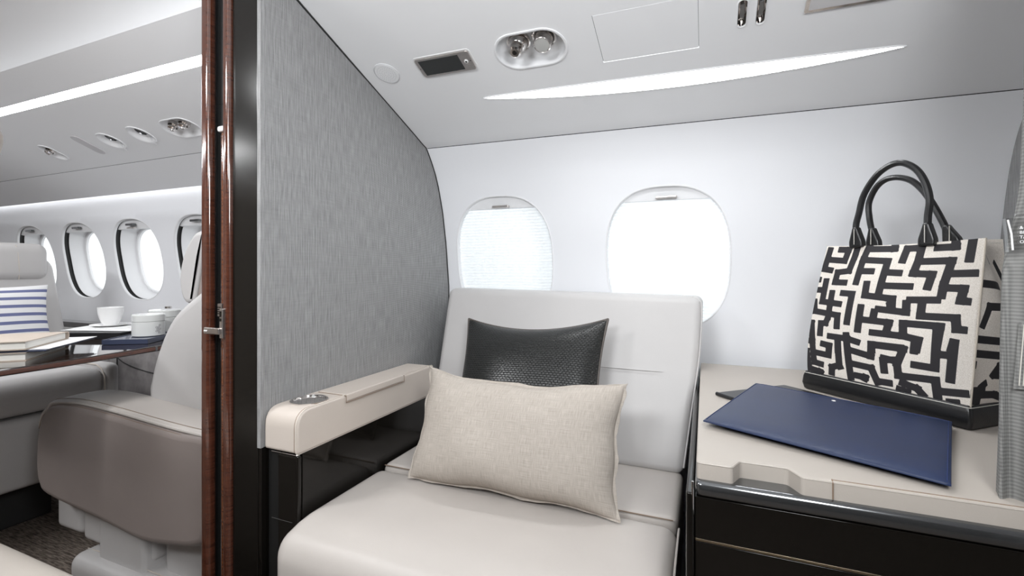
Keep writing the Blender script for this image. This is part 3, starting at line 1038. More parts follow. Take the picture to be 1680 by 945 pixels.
# two slot vents
for k, (sx, sy) in enumerate(SLOTS):
    o, e1, e2, e3 = ceil_frame(sx, sy)
    v = empty('slot_vent', o, ['left', 'right'][k] + ' one of the two narrow chrome slots in the ceiling above the lens', 'vent', 'ceiling slots')
    lo = []
    for d, h in ((-.0022, 0), (-.002, -.0014), (-.0004, -.0016), (.0006, .001)):
        lo.append([o + e1 * b * 1.0 + e2 * a * 1.0 + e3 * h for a, b in stadium(.0225, .0078 - d, 10)])
    obj('bezel', loft(lo), M['white'], v)
    lo = []
    for d, h in ((.0004, .0), (.001, .012), (.004, .018)):
        lo.append([o + e1 * b + e2 * a + e3 * h for a, b in stadium(.0225, .0078 - d, 10)])
    obj('well', loft(lo, True, False, True), M['chrome'], v)
    obj('blade', xf(box(-.004, .004, -.017, .014, .004, .007, .001), o, e1, e2, e3), M['gunmetal'], v)

# framed hatch partly cut by the frame
o, e1, e2, e3 = ceil_frame(.235, .965)
ht = empty('ceiling_hatch', o, 'thin rectangular chrome framed hatch at the top edge, right of the slots', 'hatch')
R1 = smooth_poly([(-.066, -.045), (.066, -.045), (.066, .045), (-.066, .045)], .004)
obj('frame', xf(pad(R1, .0006, -.0028, .001), o, e1, e2, e3), M['chrome'], ht)
obj('plate', xf(pad([(-.059, -.038), (.059, -.038), (.059, .038), (-.059, .038)], -.002, -.0040, .001), o, e1, e2, e3), pbr('hatch_plate', (.6, .59, .6), .35), ht)

# ------------------------------------------------------------------ cabin ceiling fittings
def fit_recess(x, y, P0, parent, depth=.02, rim=.004):
    o, e1, e2, e3 = cab_frame(x, y)
    lo = []
    for d, h in ((-rim, 0), (-rim * .8, -.003), (0, -.003), (.003, .002), (.007, depth * .8), (.013, depth)):
        lo.append([o + e1 * a + e2 * b + e3 * h for a, b in offset_poly(P0, d)])
    obj('housing', loft(lo, True, False, True), M['white'], parent, sharp=60)
    return o, e1, e2, e3
nround = 0
for k, x, y in CAB_FIT:
    base = Vector((x, y, cab_z(y)))
    if k == 'pair':
        u = empty('overhead_unit', base, 'white oval recess with a chrome nozzle in the cabin ceiling, nearest the doorway', 'vent')
        o, e1, e2, e3 = fit_recess(x, y, stadium(.034, .044), u, .015)
        for sx in (-.028, .026):
            obj('air_nozzle', lathe([(.001, -.004), (.017, -.004), (.0195, .006), (.016, .017), (.011, .020), (.011, .028), (.004, .030), (.001, .027)], o + e1 * sx - e2 * .010 + e3 * .012, (-e3 + Vector((.3, -.35, 0))).normalized(), 24), M['chrome'], u)
    elif k == 'single':
        u = empty('overhead_unit', base, 'small white oval recess with one chrome nozzle, farthest left in the cabin ceiling', 'vent')
        o, e1, e2, e3 = fit_recess(x, y, [(b, a) for a, b in stadium(.014, .034, 10)], u, .015)
        obj('air_nozzle', lathe([(.001, -.004), (.018, -.004), (.020, .006), (.016, .017), (.011, .020), (.011, .028), (.004, .030), (.001, .027)], o - e2 * .010 + e3 * .012, (-e3 + Vector((.3, -.35, 0))).normalized(), 24), M['chrome'], u)
    elif k == 'round':
        nround += 1
        u = empty('downlight', base, 'round recessed white downlight in the cabin ceiling, ' + ('beside the oval unit nearest the doorway' if nround == 1 else 'beside the flat oblong cover'), 'light', 'round cabin downlights')
        o, e1, e2, e3 = fit_recess(x, y, stadium(0.0, .0425, 10), u, .013, .006)
        obj('aperture', lathe([(.021, .0), (.020, .003), (.018, .004), (.017, .001), (.001, .000)], o - e2 * .006 + e3 * .0128, (-e3), 28), M['gunmetal'], u)
    else:
        u = empty('cover_plate', base, 'flat oblong grey cover plate in the cabin ceiling between two fittings', 'cover')
        o, e1, e2, e3 = cab_frame(x, y)
        obj('plate', xf(pad([(b, a) for a, b in stadium(.035, .0235, 10)], .001, -.0022, .001), o, e1, e2, e3), pbr('grey_cover', (.60, .59, .61), .5), u)

# ------------------------------------------------------------------ armrest console on the partition
ac = empty('armrest_console', (-.775, .68, 0), 'cream leather armrest ledge over glossy black side panel, below the grey fabric partition', 'armrest')
AX0, AX1 = XP + .001, -.730
Pa = [(.675, .5425), (1.165, .5425), (1.165, .6265), (.675, .6265)]
Pa = smooth_poly(Pa, [.0085, .0085, .0085, .036], 7)
arm_body = obj('arm_body', pad(Pa, AX0, AX1, .004, 3, both=True, mapf=lambda a, b, c: (c, a, b)), M['leather_arm_lit'], ac, sharp=50)
loopP = [(AX1 - .0035, p[0], p[1]) for p in offset_poly(Pa, -.0002)]
obj('piping', tube(loopP, .0017, 6, closed=True), M['piping'], ac)
obj('stitching', tube([(AX1 - .0085, p[0], p[1]) for p in offset_poly(Pa, .0001)], .0007, 5, closed=True), M['seam'], ac)
obj('lid', pad(smooth_poly([(-.806, .806), (-.7265, .806), (-.7265, 1.016), (-.806, 1.016)], .003, 3), .620, .6292, .002, 3), M['leather_arm_lit'], ac)
obj('lid_lip', box(-.736, -.7262, .806, 1.016, .6135, .6284, .0025), M['leather_arm_lit'], ac)
gl = [(-.8065, .8045, .6268), (-.7265, .8045, .6268), (-.7262, .8045, .612), (-.7262, 1.0175, .612), (-.7265, 1.0175, .6268), (-.8065, 1.0175, .6268), (-.8065, .8045, .6268)]
obj('lid_gap', tube(gl, .0009, 5), M['seam'], ac)
cc = (-.7745, .747)
cut(arm_body, lathe([(.0335, .56), (.0335, .66)], (cc[0], cc[1], 0), (0, 0, 1), 40))
cup = obj('cup_holder', lathe([(.0375, .6262), (.0375, .6288), (.0355, .6298), (.0335, .6286), (.0325, .6262), (.0315, .6100), (.0295, .5900), (.001, .5900)], (cc[0], cc[1], 0), (0, 0, 1), 48), M['chrome'], ac)
obj('spring_ball', softbox(cc[0] - .020, cc[1] - .016, .617, .009, .009, .009, .0044, nr=4, ni=1), M['gunmetal'], cup)
obj('bottom_ring', lathe([(.014, .5902), (.014, .5925), (.011, .5925), (.011, .5902)], (cc[0], cc[1], 0), (0, 0, 1), 28), M['steel'], cup)
obj('side_panel', box(-.80, -.7315, .689, 1.14, 0.02, .5415, .002), M['black_gloss'], ac)
obj('corner_post', softbox(-.758, .6825, .277, .054, .012, .526, .005, nr=4, ni=1), M['black_gloss'], ac)
obj('post_recess', box(-.818, -.786, .684, .70, .02, .5415, .001), M['black_matte'], ac)
obj('metal_edge', tube([(-.80, .6765, .541), (-.7345, .6765, .541), (-.7305, .6805, .541)], .0009, 6), M['chrome'], ac)
obj('joint_line', tube([(-.80, .6768, .408), (-.745, .6768, .408)], .0009, 5), M['gunmetal'], ac)

# arm cup well cut: dark ring below lip is the cup itself

# ------------------------------------------------------------------ divan seat
ds = empty('divan_seat', (-.39, .9, 0), 'wide ivory leather divan seat with tall backrest below the shaded windows', 'seat')
def front_roll(x, y, z):
    return (x, y, z)
obj('front_cushion', softbox(-.386, .7665, .352, .684, .309, .156, .030, crown=(0, .006, .004), nr=6, ni=10,
    warp=lambda x, y, z: (x, y, z - (max(0, .70 - y) ** 2) * 3.2)), M['leather'], ds)
obj('rear_cushion', softbox(-.386, 1.045, .350, .680, .240, .165, .018, crown=(0, 0, .004), nr=4, ni=8), M['leather'], ds)
obj('front_fall', softbox(-.386, .700, .17, .680, .16, .26, .02, nr=4, ni=2), M['leather'], ds)
obj('base', box(-.722, -.05, .68, 1.30, .0, .275, .006), M['black_gloss'], ds)
def bwarp(x, y, z):
    h = (z - .43) / .415
    xl = -.733 - .027 * h; xr = float(np.interp(h, [0, .41, .5, .7, 1], [-.0447, -.0245, -.0165, -.009, -.004]))
    t = (x + .386) / .344
    xx = (xl + xr) / 2 + t * (xr - xl) / 2
    zz = z - .012 * max(0, h) * (t + 1) / 2
    return (xx, y + .165 * h, zz)
obj('backrest', softbox(-.386, 1.1775, .637, .688, .085, .418, .020, crown=(0, .008, .0), nr=6, ni=14, warp=bwarp), M['leather_grey'], ds)
pp = [bwarp(x, y, z) for x, y, z in [(-.0445, 1.141, .445), (-.0435, 1.140, .55), (-.0435, 1.140, .70), (-.0440, 1.141, .815), (-.052, 1.143, .836), (-.066, 1.146, .844)]]
obj('piping', tube(spline(pp, 6), .0022, 6), M['leather_grey'], ds)
pp = [bwarp(x, 1.1295 - .0065 * (1 - ((x + .386) / .344) ** 2), .655) for x in [-.30 + .18 * i / 10 for i in range(11)]]
obj('crease', tube(pp, [.0004 + .0010 * math.sin(PI * i / 10) for i in range(11)], 6), M['leather_grey'], ds)
sm = [(x, .9235, .4315) for x in [-.715 + .66 * i / 12 for i in range(13)]]
obj('seam', tube(sm, .0012, 6), M['seam'], ds)
edge = [(-.0455, .66, .392), (-.0445, .70, .412), (-.0445, .80, .4215), (-.0445, .917, .4215)]
obj('side_piping', tube(spline(edge, 5), .0020, 6), M['leather'], ds)

# ------------------------------------------------------------------ cushions
def frame_from(bl, br, up):
    e1 = (Vector(br) - Vector(bl)).normalized()
    u = Vector(up); e2 = (u - e1 * u.dot(e1)).normalized()
    return e1, e2, e1.cross(e2)
bl, br = Vector((-.610, 1.035, .436)), Vector((-.227, 1.035, .450))
e1, e2, e3 = frame_from(bl, br, (0, .165, .330))
o = (bl + br) / 2 + e2 * .184
bc = empty('black_cushion', (o.x, 1.03, .436), 'square black woven leather cushion leaning on the backrest, behind the linen one', 'cushion')
g, uv, bd = pillow(.402, .362, .110, o - e3 * .0, e1, e2, e3, .085, 40, .0, 3, .1, sag=.075)
obj('cover', g, M['weave'], bc, uv=uv, sharp=180)
obj('border', tube(bd, .0032, 6, closed=True), pbr('cushion_border', (.10, .085, .075), .5), bc)

bl, br = Vector((-.612, .873, .436)), Vector((-.150, .873, .437))
e1, e2, e3 = frame_from(bl, br, (0, .095, .232))
o = (bl + br) / 2 + e2 * .127
lc = empty('linen_cushion', (o.x, .87, .436), 'oblong natural beige linen cushion lying in front on the divan seat', 'cushion')
g, uv, bd = pillow(.462, .250, .130, o, e1, e2, e3, .060, 40, .0028, 11, .15, sag=.12, lean=.02)
obj('cover', g, M['linen'], lc, uv=uv, sharp=180)
# flange seam: a narrow flat wavy strip round the edge
n = len(bd)
ctr = sum(bd, Vector()) / n
lo0, lo1, lo2 = [], [], []
rnd = random.Random(5)
for i, p in enumerate(bd):
    d = (p - ctr); d = (d - e3 * d.dot(e3)).normalized()
    w_ = .0055 + .0014 * math.sin(i * .9) + .0008 * rnd.uniform(-1, 1)
    off = e3 * (.0016 * math.sin(i * .75))
    lo0.append(p - d * .006 + e3 * .0025); lo1.append(p + d * w_ + off + e3 * .0008)
    lo2.append(p + d * w_ + off - e3 * .0008)
lo3 = [p - e3 * .005 for p in lo0]
L_ = [lo0, lo1, lo2, lo3]
L_ = [l + [l[0]] for l in L_]
obj('flange', loft(L_, False), M['linen'], lc, uv=[(v.x * 3, v.z * 3) for l in L_ for v in l], sharp=50)

# ------------------------------------------------------------------ credenza on the right
cz_ = empty('credenza', (.3, .66, 0), 'black lacquered side cabinet with a cream leather pad on top, right of the divan', 'cabinet')
YF = .640
obj('carcass', box(-.010, .606, YF + .012, 1.37, .02, .612, .002), M['black_matte'], cz_)
obj('top_board', softbox(.297, 1.005, .6215, .618, .73, .021, .0085, nr=5, ni=1), M['gunmetal'], cz_, label='smoked metallic rounded top edge')
obj('drawer', box(-.012, .606, YF + .004, YF + .03, .557, .6105, .0015), M['black_gloss'], cz_)
obj('drawer', box(-.012, .606, YF + .004, YF + .03, .20, .553, .0015), M['black_gloss'], cz_)
obj('gap_highlight', box(-.0115, .606, YF + .0045, YF + .02, .5535, .5565, .0004), pbr('brass_highlight', (.55, .47, .33), .3, metal=1.0), cz_)  # brass strip stands in for the bevel highlight along the drawer gap
obj('side_panel', softbox(-.0175, 1.0, .310, .010, .72, .612, .004, nr=4, ni=1, warp=lambda x, y, z: (x, y - (.02 * max(0, (.6 - z)) / .3 if y < .8 else 0), z)), M['black_gloss'], cz_)
obj('edge_strip', tube([(-.0145, YF + .002, .630), (-.0145, YF - .001, .50), (-.0145, YF - .012, .30)], .0016, 6), M['chrome'], cz_)
NX0, NX1 = .036, .1015
P = [(-.010, .648), (NX0 - .004, .648), (NX0 + .006, .672), (NX1 - .006, .672), (NX1 + .006, .648), (.606, .648), (.606, 1.352), (-.010, 1.352)]
P = smooth_poly(P, [.006, .004, .004, .004, .004, .006, .01, .006], 4)
Pd = []
for i, p in enumerate(P):
    q = P[(i + 1) % len(P)]
    Pd.append(p)
obj('leather_pad', pad(Pd, .632, .6535, .003, 4), M['leather_cream'], cz_, sharp=60)
pl = [(p[0], p[1], .6520) for p in offset_poly(P, .0012)]
obj('piping', tube(pl, .0016, 6, closed=True), M['leather_cream'], cz_)
obj('seam', tube([(.1385, .6472, .633), (.1385, .6472, .652), (.1385, .652, .6545)], .0008, 5), M['seam'], cz_)
obj('stitching', tube([(.1385 + .4 * i / 10, .6525, .6537) for i in range(11)], .0007, 5), M['seam'], cz_)

# ------------------------------------------------------------------ tote bag
BU = Vector((.665, -.747, 0)); BV = Vector((.747, .665, 0)); BO = Vector((.196, 1.141, 0))
def bagp(s, w, z):
    return BO + BU * s + BV * w + Vector((0, 0, z))
bag = empty('tote_bag', tuple(bagp(.137, .065, .6535)), 'canvas tote bag with black and cream maze print and black leather handles', 'bag')
C1 = lambda x, y: (1320 + x / 4.941, 390 + y / 4.941)
C2 = lambda x, y: (1320 + x / 4.941, 530 + y / 4.941)
S1 = [  # black bands of the front print, upper half
 [(225, 70), (205, 160), (185, 245), (262, 258)], [(200, 168), (350, 180), (375, 92), (285, 90)],
 [(450, 55), (430, 150), (395, 262), (300, 272), (285, 352), (392, 358)],
 [(545, 55), (505, 170), (485, 260), (460, 380)], [(545, 88), (755, 92), (752, 45)],
 [(510, 175), (710, 190), (675, 350), (650, 475)], [(557, 345), (545, 465), (760, 497), (755, 595)],
 [(490, 265), (612, 270)], [(690, 280), (835, 293)], [(670, 388), (922, 405)],
 [(820, 215), (855, 95), (975, 95)], [(980, 45), (950, 200), (915, 300), (1060, 312), (1020, 440)],
 [(950, 205), (1210, 212), (1150, 400), (1130, 515)], [(1065, 102), (1240, 105), (1235, 45)],
 [(1375, 35), (1340, 237)], [(1190, 315), (1420, 322)], [(1150, 425), (1305, 437), (1280, 535), (1365, 545)],
 [(865, 510), (1135, 522)], [(990, 520), (975, 645), (1245, 668), (1250, 760), (1335, 770)],
 [(740, 520), (755, 590)], [(625, 575), (865, 612), (870, 510)], [(628, 575), (608, 672)],
 [(520, 535), (485, 772)], [(505, 660), (735, 692), (708, 775)],
 [(575, 768), (840, 805), (842, 700), (1128, 732), (1090, 935)], [(840, 805), (960, 838), (935, 945)],
 [(80, 325), (170, 330)], [(60, 408), (205, 415)], [(212, 318), (188, 510), (360, 535)], [(270, 415), (245, 640), (225, 690), (185, 690), (175, 800)],
 [(335, 440), (440, 450), (400, 708)], [(122, 485), (128, 588), (325, 625), (318, 742)],
 [(58, 480), (60, 668), (108, 685), (112, 840), (60, 832)], [(58, 735), (60, 800)],
 [(235, 795), (400, 820), (505, 858)], [(395, 765), (398, 945)], [(325, 815), (318, 945)], [(175, 858), (250, 878), (240, 945)],
 [(590, 945), (590, 868), (850, 905)], [(1238, 835), (1205, 945)],
]
S2 = [  # lower half
 [(395, 80), (400, 480)], [(325, 120), (318, 352), (255, 368), (240, 440)], [(318, 350), (330, 390)],
 [(175, 165), (252, 185), (238, 268), (125, 242)], [(110, 100), (112, 325), (190, 350)], [(58, 205), (62, 375), (150, 405), (175, 425)],
 [(412, 222), (580, 278), (590, 180), (840, 218), (785, 345), (790, 440), (850, 455)], [(650, 285), (735, 308), (790, 310)], [(675, 285), (680, 425)],
 [(410, 335), (575, 375), (625, 525)], [(430, 435), (520, 455), (500, 490)], [(635, 490), (742, 508)],
 [(790, 440), (1080, 478), (1090, 640)], [(1092, 570), (1335, 595)], [(790, 490), (930, 548), (990, 625)],
 [(1105, 60), (1080, 380), (890, 345)], [(1095, 265), (1200, 278)], [(1235, 145), (1190, 505)],
 [(935, 140), (920, 265)], [(760, 545), (880, 590)], [(1150, 660), (1265, 672)],
]
G1 = [  # side gusset
 [(1512, 50), (1510, 140)], [(1435, 225), (1545, 230)], [(1545, 332), (1465, 338), (1440, 475)],
 [(1395, 552), (1542, 565), (1540, 690), (1350, 668)], [(1335, 770), (1410, 785)], [(1600, 790), (1495, 792), (1465, 935)], [(1550, 892), (1660, 900)],
 [(1560, 120), (1600, 260), (1625, 365)], [(1555, 455), (1665, 430)], [(1590, 560), (1680, 545)], [(1650, 590), (1640, 760)],
]
G2 = [
 [(1362, 185), (1352, 425), (1440, 420)], [(1480, 205), (1660, 220)], [(1450, 300), (1405, 400)], [(1560, 315), (1660, 315)],
 [(1285, 490), (1480, 490), (1530, 560), (1520, 630)], [(1350, 585), (1395, 600), (1385, 690)], [(1600, 430), (1565, 560)], [(1640, 480), (1610, 640)],
]
def homog(src, dst):
    A, B = [], []
    for (x, y), (u, v) in zip(src, dst):
        A.append([x, y, 1, 0, 0, 0, -u * x, -u * y]); B.append(u)
        A.append([0, 0, 0, x, y, 1, -v * x, -v * y]); B.append(v)
    h = np.linalg.solve(np.array(A, float), np.array(B, float))
    def f(p):
        w = h[6] * p[0] + h[7] * p[1] + 1
        return ((h[0] * p[0] + h[1] * p[1] + h[2]) / w, (h[3] * p[0] + h[4] * p[1] + h[5]) / w)
    return f
HF = homog([(1358.5, 402.6), (1617.6, 401), (1591, 672), (1328, 612)], [(0, 0), (1, 0), (1, 1), (0, 1)])
HG = homog([(1617.6, 401), (1642, 398), (1652, 655), (1591, 672)], [(0, 0), (1, 0), (1, 1), (0, 1)])
def segs(lists, H, sx, sy):
    out = []
    for L, C in lists:
        for st in L:
            q = [H(C(*p)) for p in st]
            for a, b in zip(q[:-1], q[1:]):
                out.append((a[0] * sx, a[1] * sy, b[0] * sx, b[1] * sy))
    return np.array(out)
SF = segs([(S1, C1), (S2, C2)], HF, 1.0, 1.05)
SG = segs([(G1, C1), (G2, C2)], HG, .55, 1.05)
def ink(uv, S, hw, sx, sy):
    """signed distance to the square-ended printed bands, in half widths"""
    P = np.array(uv) * np.array([[sx, sy]])
    best = np.full(len(P), 9.0)
    ends = [tuple(np.round(a[:2], 6)) for a in S] + [tuple(np.round(a[2:], 6)) for a in S]
    for a in S:
        d = np.array([a[2] - a[0], a[3] - a[1]]); ln = math.sqrt(float(d @ d)) + 1e-9
        ux = d / ln
        al = (P - a[:2]) @ ux
        ax = np.abs((P - a[:2]) @ np.array([-ux[1], ux[0]]))
        e0 = hw if ends.count(tuple(np.round(a[:2], 6))) > 1 else 0.0
        e1_ = hw if ends.count(tuple(np.round(a[2:], 6))) > 1 else 0.0
        best = np.minimum(best, np.maximum(ax - hw, np.maximum(-al - e0, al - ln - e1_)))
    return best / hw
NF, NG, NV = 150, 50, 150
ZB, ZT = .6895, .9520
def corner(t):   # t 0 bottom .. 1 top
    l = lambda a, b: a + (b - a) * t
    FL = (l(.0035, .0244), l(.002, .030)); FR = (l(.2740, .2794), l(.002, .030))
    BR = (l(.2735, .2715), l(.128, .092)); BL = (l(.004, .030), l(.128, .092))
    return FL, FR, BR, BL
V, UVF, kind = [], [], []
for j in range(NV + 1):
    v = j / NV; t = 1 - v
    FL, FR, BR, BL = corner(t)
    z = ZB + (ZT - ZB) * t
    bz = math.sin(PI * t) ** .8
    ring = []
    for i in range(NF):
        a = i / NF
        s = FL[0] + (FR[0] - FL[0]) * a; w = FL[1] + (FR[1] - FL[1]) * a
        s -= .011 * math.sin(PI * t ** .75) * (1 - a) ** 3
        ring.append((s, w - .010 * math.sin(PI * a) * bz + .0015 * math.sin(9 * a + 4 * v) * bz, ('f', a, v)))
    for i in range(NG):
        a = i / NG
        s = FR[0] + (BR[0] - FR[0]) * a; w = FR[1] + (BR[1] - FR[1]) * a
        s += .014 * math.sin(PI * a) * bz - .022 * math.sin(PI * a) * max(0, t - .55) * 2 + .004 * math.sin(PI * a * 2) * math.sin(6 * v)
        ring.append((s, w, ('g', a, v)))
    for i in range(NF // 3):
        a = i / (NF // 3)
        s = BR[0] + (BL[0] - BR[0]) * a; w = BR[1] + (BL[1] - BR[1]) * a
        ring.append((s, w + .008 * math.sin(PI * a) * bz, ('f', 1 - a, v)))
    for i in range(NG // 2):
        a = i / (NG // 2)
        s = BL[0] + (FL[0] - BL[0]) * a; w = BL[1] + (FL[1] - BL[1]) * a
        s -= .030 * math.sin(PI * a) * math.sin(PI * min(1, t * 1.0)) ** .6
        ring.append((s, w, ('g', 1 - a, v)))
    NR = len(ring)
    for s, w, k in ring:
        sag = -.004 * math.sin(PI * k[1]) * (t ** 3) if k[0] == 'f' else 0
        V.append(bagp(s, w, z + sag)); kind.append(k)
F = []
for j in range(NV):
    for i in range(NR):
        F.append((j * NR + i, j * NR + (i + 1) % NR, (j + 1) * NR + (i + 1) % NR, (j + 1) * NR + i))
uvf = [(k[1], k[2]) for k in kind]
inkf = ink(uvf, SF, .0245, 1.0, 1.05)
inkg = ink(uvf, SG, .0245, .55, 1.05)
val_ = np.where([k[0] == 'f' for k in kind], inkf, inkg)
body = obj('canvas_body', (V, F), M['maze'], bag, attr=('ink', val_), sharp=80)
# lining and hem at the mouth
FL, FR, BR, BL = corner(1)
top = [V[i] for i in range(NR)]
ctr = sum(top, Vector()) / NR
inn = [p + (ctr - p).normalized() * .003 + Vector((0, 0, -.0005)) for p in top]
obj('lining', loft([top, inn, [p + Vector((0, 0, -.05)) for p in inn]], True, False, True), pbr('bag_lining', (.55, .50, .44), .8), bag)
hem = [p + (p - ctr).normalized() * .0006 + Vector((0, 0, -.006)) for p in top[:NF + NG]]
obj('hem_stitching', tube(hem[::3], .0006, 5), M['thread'], bag)
sm_ = []
for j in range(0, NV + 1, 6):
    sm_.append(V[j * NR + NF] + BU * .0006 - BV * .0006)
obj('side_seam', tube(sm_, .0012, 6), pbr('canvas_seam', (.60, .54, .46), .8), bag)
# leather base
lo = []
for hz, ex in ((.6540, .0), (.6560, .0035), (.668, .0060), (.682, .0045), (.690, .0022), (.6915, .0008)):
    P = smooth_poly([(.0 - ex, .0 - ex), (.2735 + ex, .0 - ex), (.2735 + ex, .131 + ex), (.0 - ex, .131 + ex)], .006, 4)
    lo.append([bagp(s, w, hz) for s, w in P])
base = obj('leather_base', loft(lo, True, True, True), M['bag_leather'], bag, sharp=60)
st = [bagp(s, w, .6885) for s, w in smooth_poly([(-.0032, -.0032), (.2767, -.0032), (.2767, .134), (-.0032, .134)], .006, 4)]
obj('base_stitching', tube(st, .0007, 5, closed=True), M['thread'], bag)
# handles
hf = [(.0854, .9559), (.0831, .987), (.0889, 1.0125), (.098, 1.0467), (.1189, 1.0779), (.143, 1.0934), (.1649, 1.0936), (.1858, 1.0778), (.1994, 1.052), (.2057, 1.0217), (.203, .9908), (.203, .953)]
hb = [(.0744, .9577), (.0709, .9801), (.0662, 1.0077), (.0651, 1.0381), (.0779, 1.0665), (.0959, 1.0803), (.1176, 1.0809), (.1404, 1.0709), (.1592, 1.05), (.1744, 1.0231), (.1901, .9879), (.199, .9634), (.2043, .9532)]
def handle(pts, w0, lab):
    q = spline([bagp(s, w0, z) for s, z in pts], 6)
    n = len(q)
    rr = [.0056] * n
    h = obj('handle', tube(q, rr, 10), M['bag_leather'], bag, label=lab)
    for end in (0, n - 1):
        c = q[end]; d = 1 if end == 0 else -1
        P = [(-.0125, -.010), (.0125, -.010), (.0125, .002), (.0065, .022), (.0045, .030), (-.0045, .030), (-.0065, .022), (-.0125, .002)]
        P = smooth_poly(P, .003, 3)
        ax = (q[end + 5 * d] - q[end]); ax = Vector((ax.x * .6, ax.y * .6, abs(ax.z))).normalized()
        ex = (BU - ax * BU.dot(ax)).normalized()
        obj('tab', xf(pad(P, .0065, -.0075, .003, 3, both=True), c - Vector((0, 0, .0)), ex, ax, ex.cross(ax)), M['bag_leather'], h)
        obj('tab_stitching', tube([c - BV * .0085 + Vector((0, 0, .026)) - ex * .002 * 0, c - BV * .0085 + Vector((0, 0, -.004))], .0007, 5), M['thread'], h)
handle(hf, .0285, 'taller front leather handle')
handle(hb, .0925, 'lower rear leather handle')

# ------------------------------------------------------------------ folder and notebook beside the bag
nb = empty('black_portfolio', (.12, 1.0, .6535), 'thin black leather portfolio partly under the navy folder, in front of the tote bag', 'folder')
a0, a1 = Vector((.0265, 1.0035, 0)), Vector((.184, 1.149, 0))
dd = Vector((a1.x - a0.x, a1.y - a0.y, 0)).normalized(); nn_ = Vector((dd.y, -dd.x, 0))
a0 = a0 - nn_ * 0.010
P = [tuple((a0)[:2]), tuple((a0 + dd * .185)[:2]), tuple((a0 + dd * .185 + nn_ * .255)[:2]), tuple((a0 + nn_ * .255)[:2])]
obj('cover', pad(smooth_poly(P, .005, 3), 0.6538, .6592, .0022, 3, both=True), M['black_leather'], nb)
obj('spine', tube([(a0.x + nn_.x * .003, a0.y + nn_.y * .003, .6575), ((a0 + nn_ * .255).x, (a0 + nn_ * .255).y, .6575)], .0037, 12), M['black_leather'], nb)

bf = empty('navy_folder', (.18, .87, .66), 'large navy blue leather document folder lying on the cream pad', 'folder')
TL, TR, BR_, BL_ = Vector((.0985, 1.100, .6640)), Vector((.3545, .9295, .6655)), Vector((.2533, .6655, .6605)), Vector((-.0025, .7960, .6625))
def fold_pt(u, v, h):
    p = TL * (1 - u) * (1 - v) + TR * u * (1 - v) + BR_ * u * v + BL_ * (1 - u) * v
    e = (1 - abs(2 * u - 1) ** 9) * (1 - abs(2 * v - 1) ** 9)
    return p + Vector((0, 0, h * (.22 + .78 * e ** .6) * (.55 + .45 * v if h > 0 else 1)))
n = 24
gr = [.5 + .5 * math.sin(PI / 2 * (-1 + 2 * i / n)) for i in range(n + 1)]
V, F = [], []
for h in (.0085, -.0008):
    for j in range(n + 1):
        for i in range(n + 1):
            V.append(fold_pt(gr[i], gr[j], h))
nn2 = (n + 1) ** 2
for k in (0, 1):
    for j in range(n):
        for i in range(n):
            q = (k * nn2 + j * (n + 1) + i, k * nn2 + j * (n + 1) + i + 1, k * nn2 + (j + 1) * (n + 1) + i + 1, k * nn2 + (j + 1) * (n + 1) + i)
            F.append(q if k == 0 else q[::-1])
bd = [(i, 0) for i in range(n)] + [(n, j) for j in range(n)] + [(n - i, n) for i in range(n)] + [(0, n - j) for j in range(n)]
for a, b in zip(bd, bd[1:] + bd[:1]):
    ia, ib = a[1] * (n + 1) + a[0], b[1] * (n + 1) + b[0]
    F.append((ia, ib, nn2 + ib, nn2 + ia))
obj('cover', (V, F), M['navy'], bf, sharp=60)
ss = []
for a in [(.012 + .976 * i / 20, .018) for i in range(21)] + [(.988, .018 + .964 * i / 20) for i in range(1, 21)]:
    ss.append(fold_pt(a[0], a[1], .0092))
obj('stitching', tube(ss, .0006, 5), M['thread_navy'], bf)
ss = [fold_pt(.012, .018 + .964 * i / 20, .0092) for i in range(21)]
obj('edge_stitching', tube(ss, .0006, 5), M['thread_navy'], bf)
c = fold_pt(.487, .115, .0094)
em = []
for k in range(6):
    a = k * PI / 3 + .3
    em.append(box(c.x + .0022 * math.cos(a) - .0010, c.x + .0022 * math.cos(a) + .0010, c.y + .0022 * math.sin(a) - .0012, c.y + .0022 * math.sin(a) + .0012, c.z - .001, c.z + .0006, .0004))
em.append(box(c.x - .001, c.x + .001, c.y - .001, c.y + .001, c.z - .001, c.z + .0006, .0004))
obj('emblem', join(*em), M['porcelain'], bf)

# ------------------------------------------------------------------ curtain tied back on the right
cu = empty('curtain', (.36, .70, .654), 'grey woven curtain gathered at the right edge, hanging down to the cream pad', 'curtain')
zc = [.6545, .66, .70, .75, .80, .85, .90, .92, .94, .96, .98, 1.0, 1.1, 1.25, 1.40, 1.50]
lo = []
N_ = 72
for z in zc:
    lx = np.interp(z, [.65, .73, .82, .90, .94, .97, 1.03, 1.5], [.2950, .2975, .3000, .3025, .3090, .3140, .3180, .3240])
    amp = np.interp(z, [.65, .85, .95, 1.1, 1.5], [.0085, .0065, .004, .006, .007])
    ring = []
    for k in range(N_):
        a = 2 * PI * k / N_
        x = .375 + (.375 - lx) * -math.cos(a) * 1.0
        y = .677 + .020 * math.sin(a)
        if math.sin(a) < 0.2:
            y += amp * math.sin((x - .30) * 190.0)
        ring.append(Vector((x, y, z + (.003 * math.sin(a * 3) if z < .657 else 0))))
    lo.append(ring)
obj('cloth', loft(lo, True, True, True), M['curtain'], cu, sharp=70)
tb = [( .3105, .668), (.33, .662), (.36, .660), (.40, .664)]
obj('tieback', loft([[Vector((x + .0045 * k, y, z)) for x, y in tb] for z, k in ((.846, 0), (.845, 0.0), (.775, -1), (.774, -1))], False), M['curtain'], cu, label='stitched cloth tie tab')
obj('tab_stitching', join(tube([(.3135, .6655, .843), (.3095, .6655, .778)], .0006, 5), tube([(.3165, .6650, .843), (.3125, .6650, .778)], .0006, 5)), M['thread'], cu)
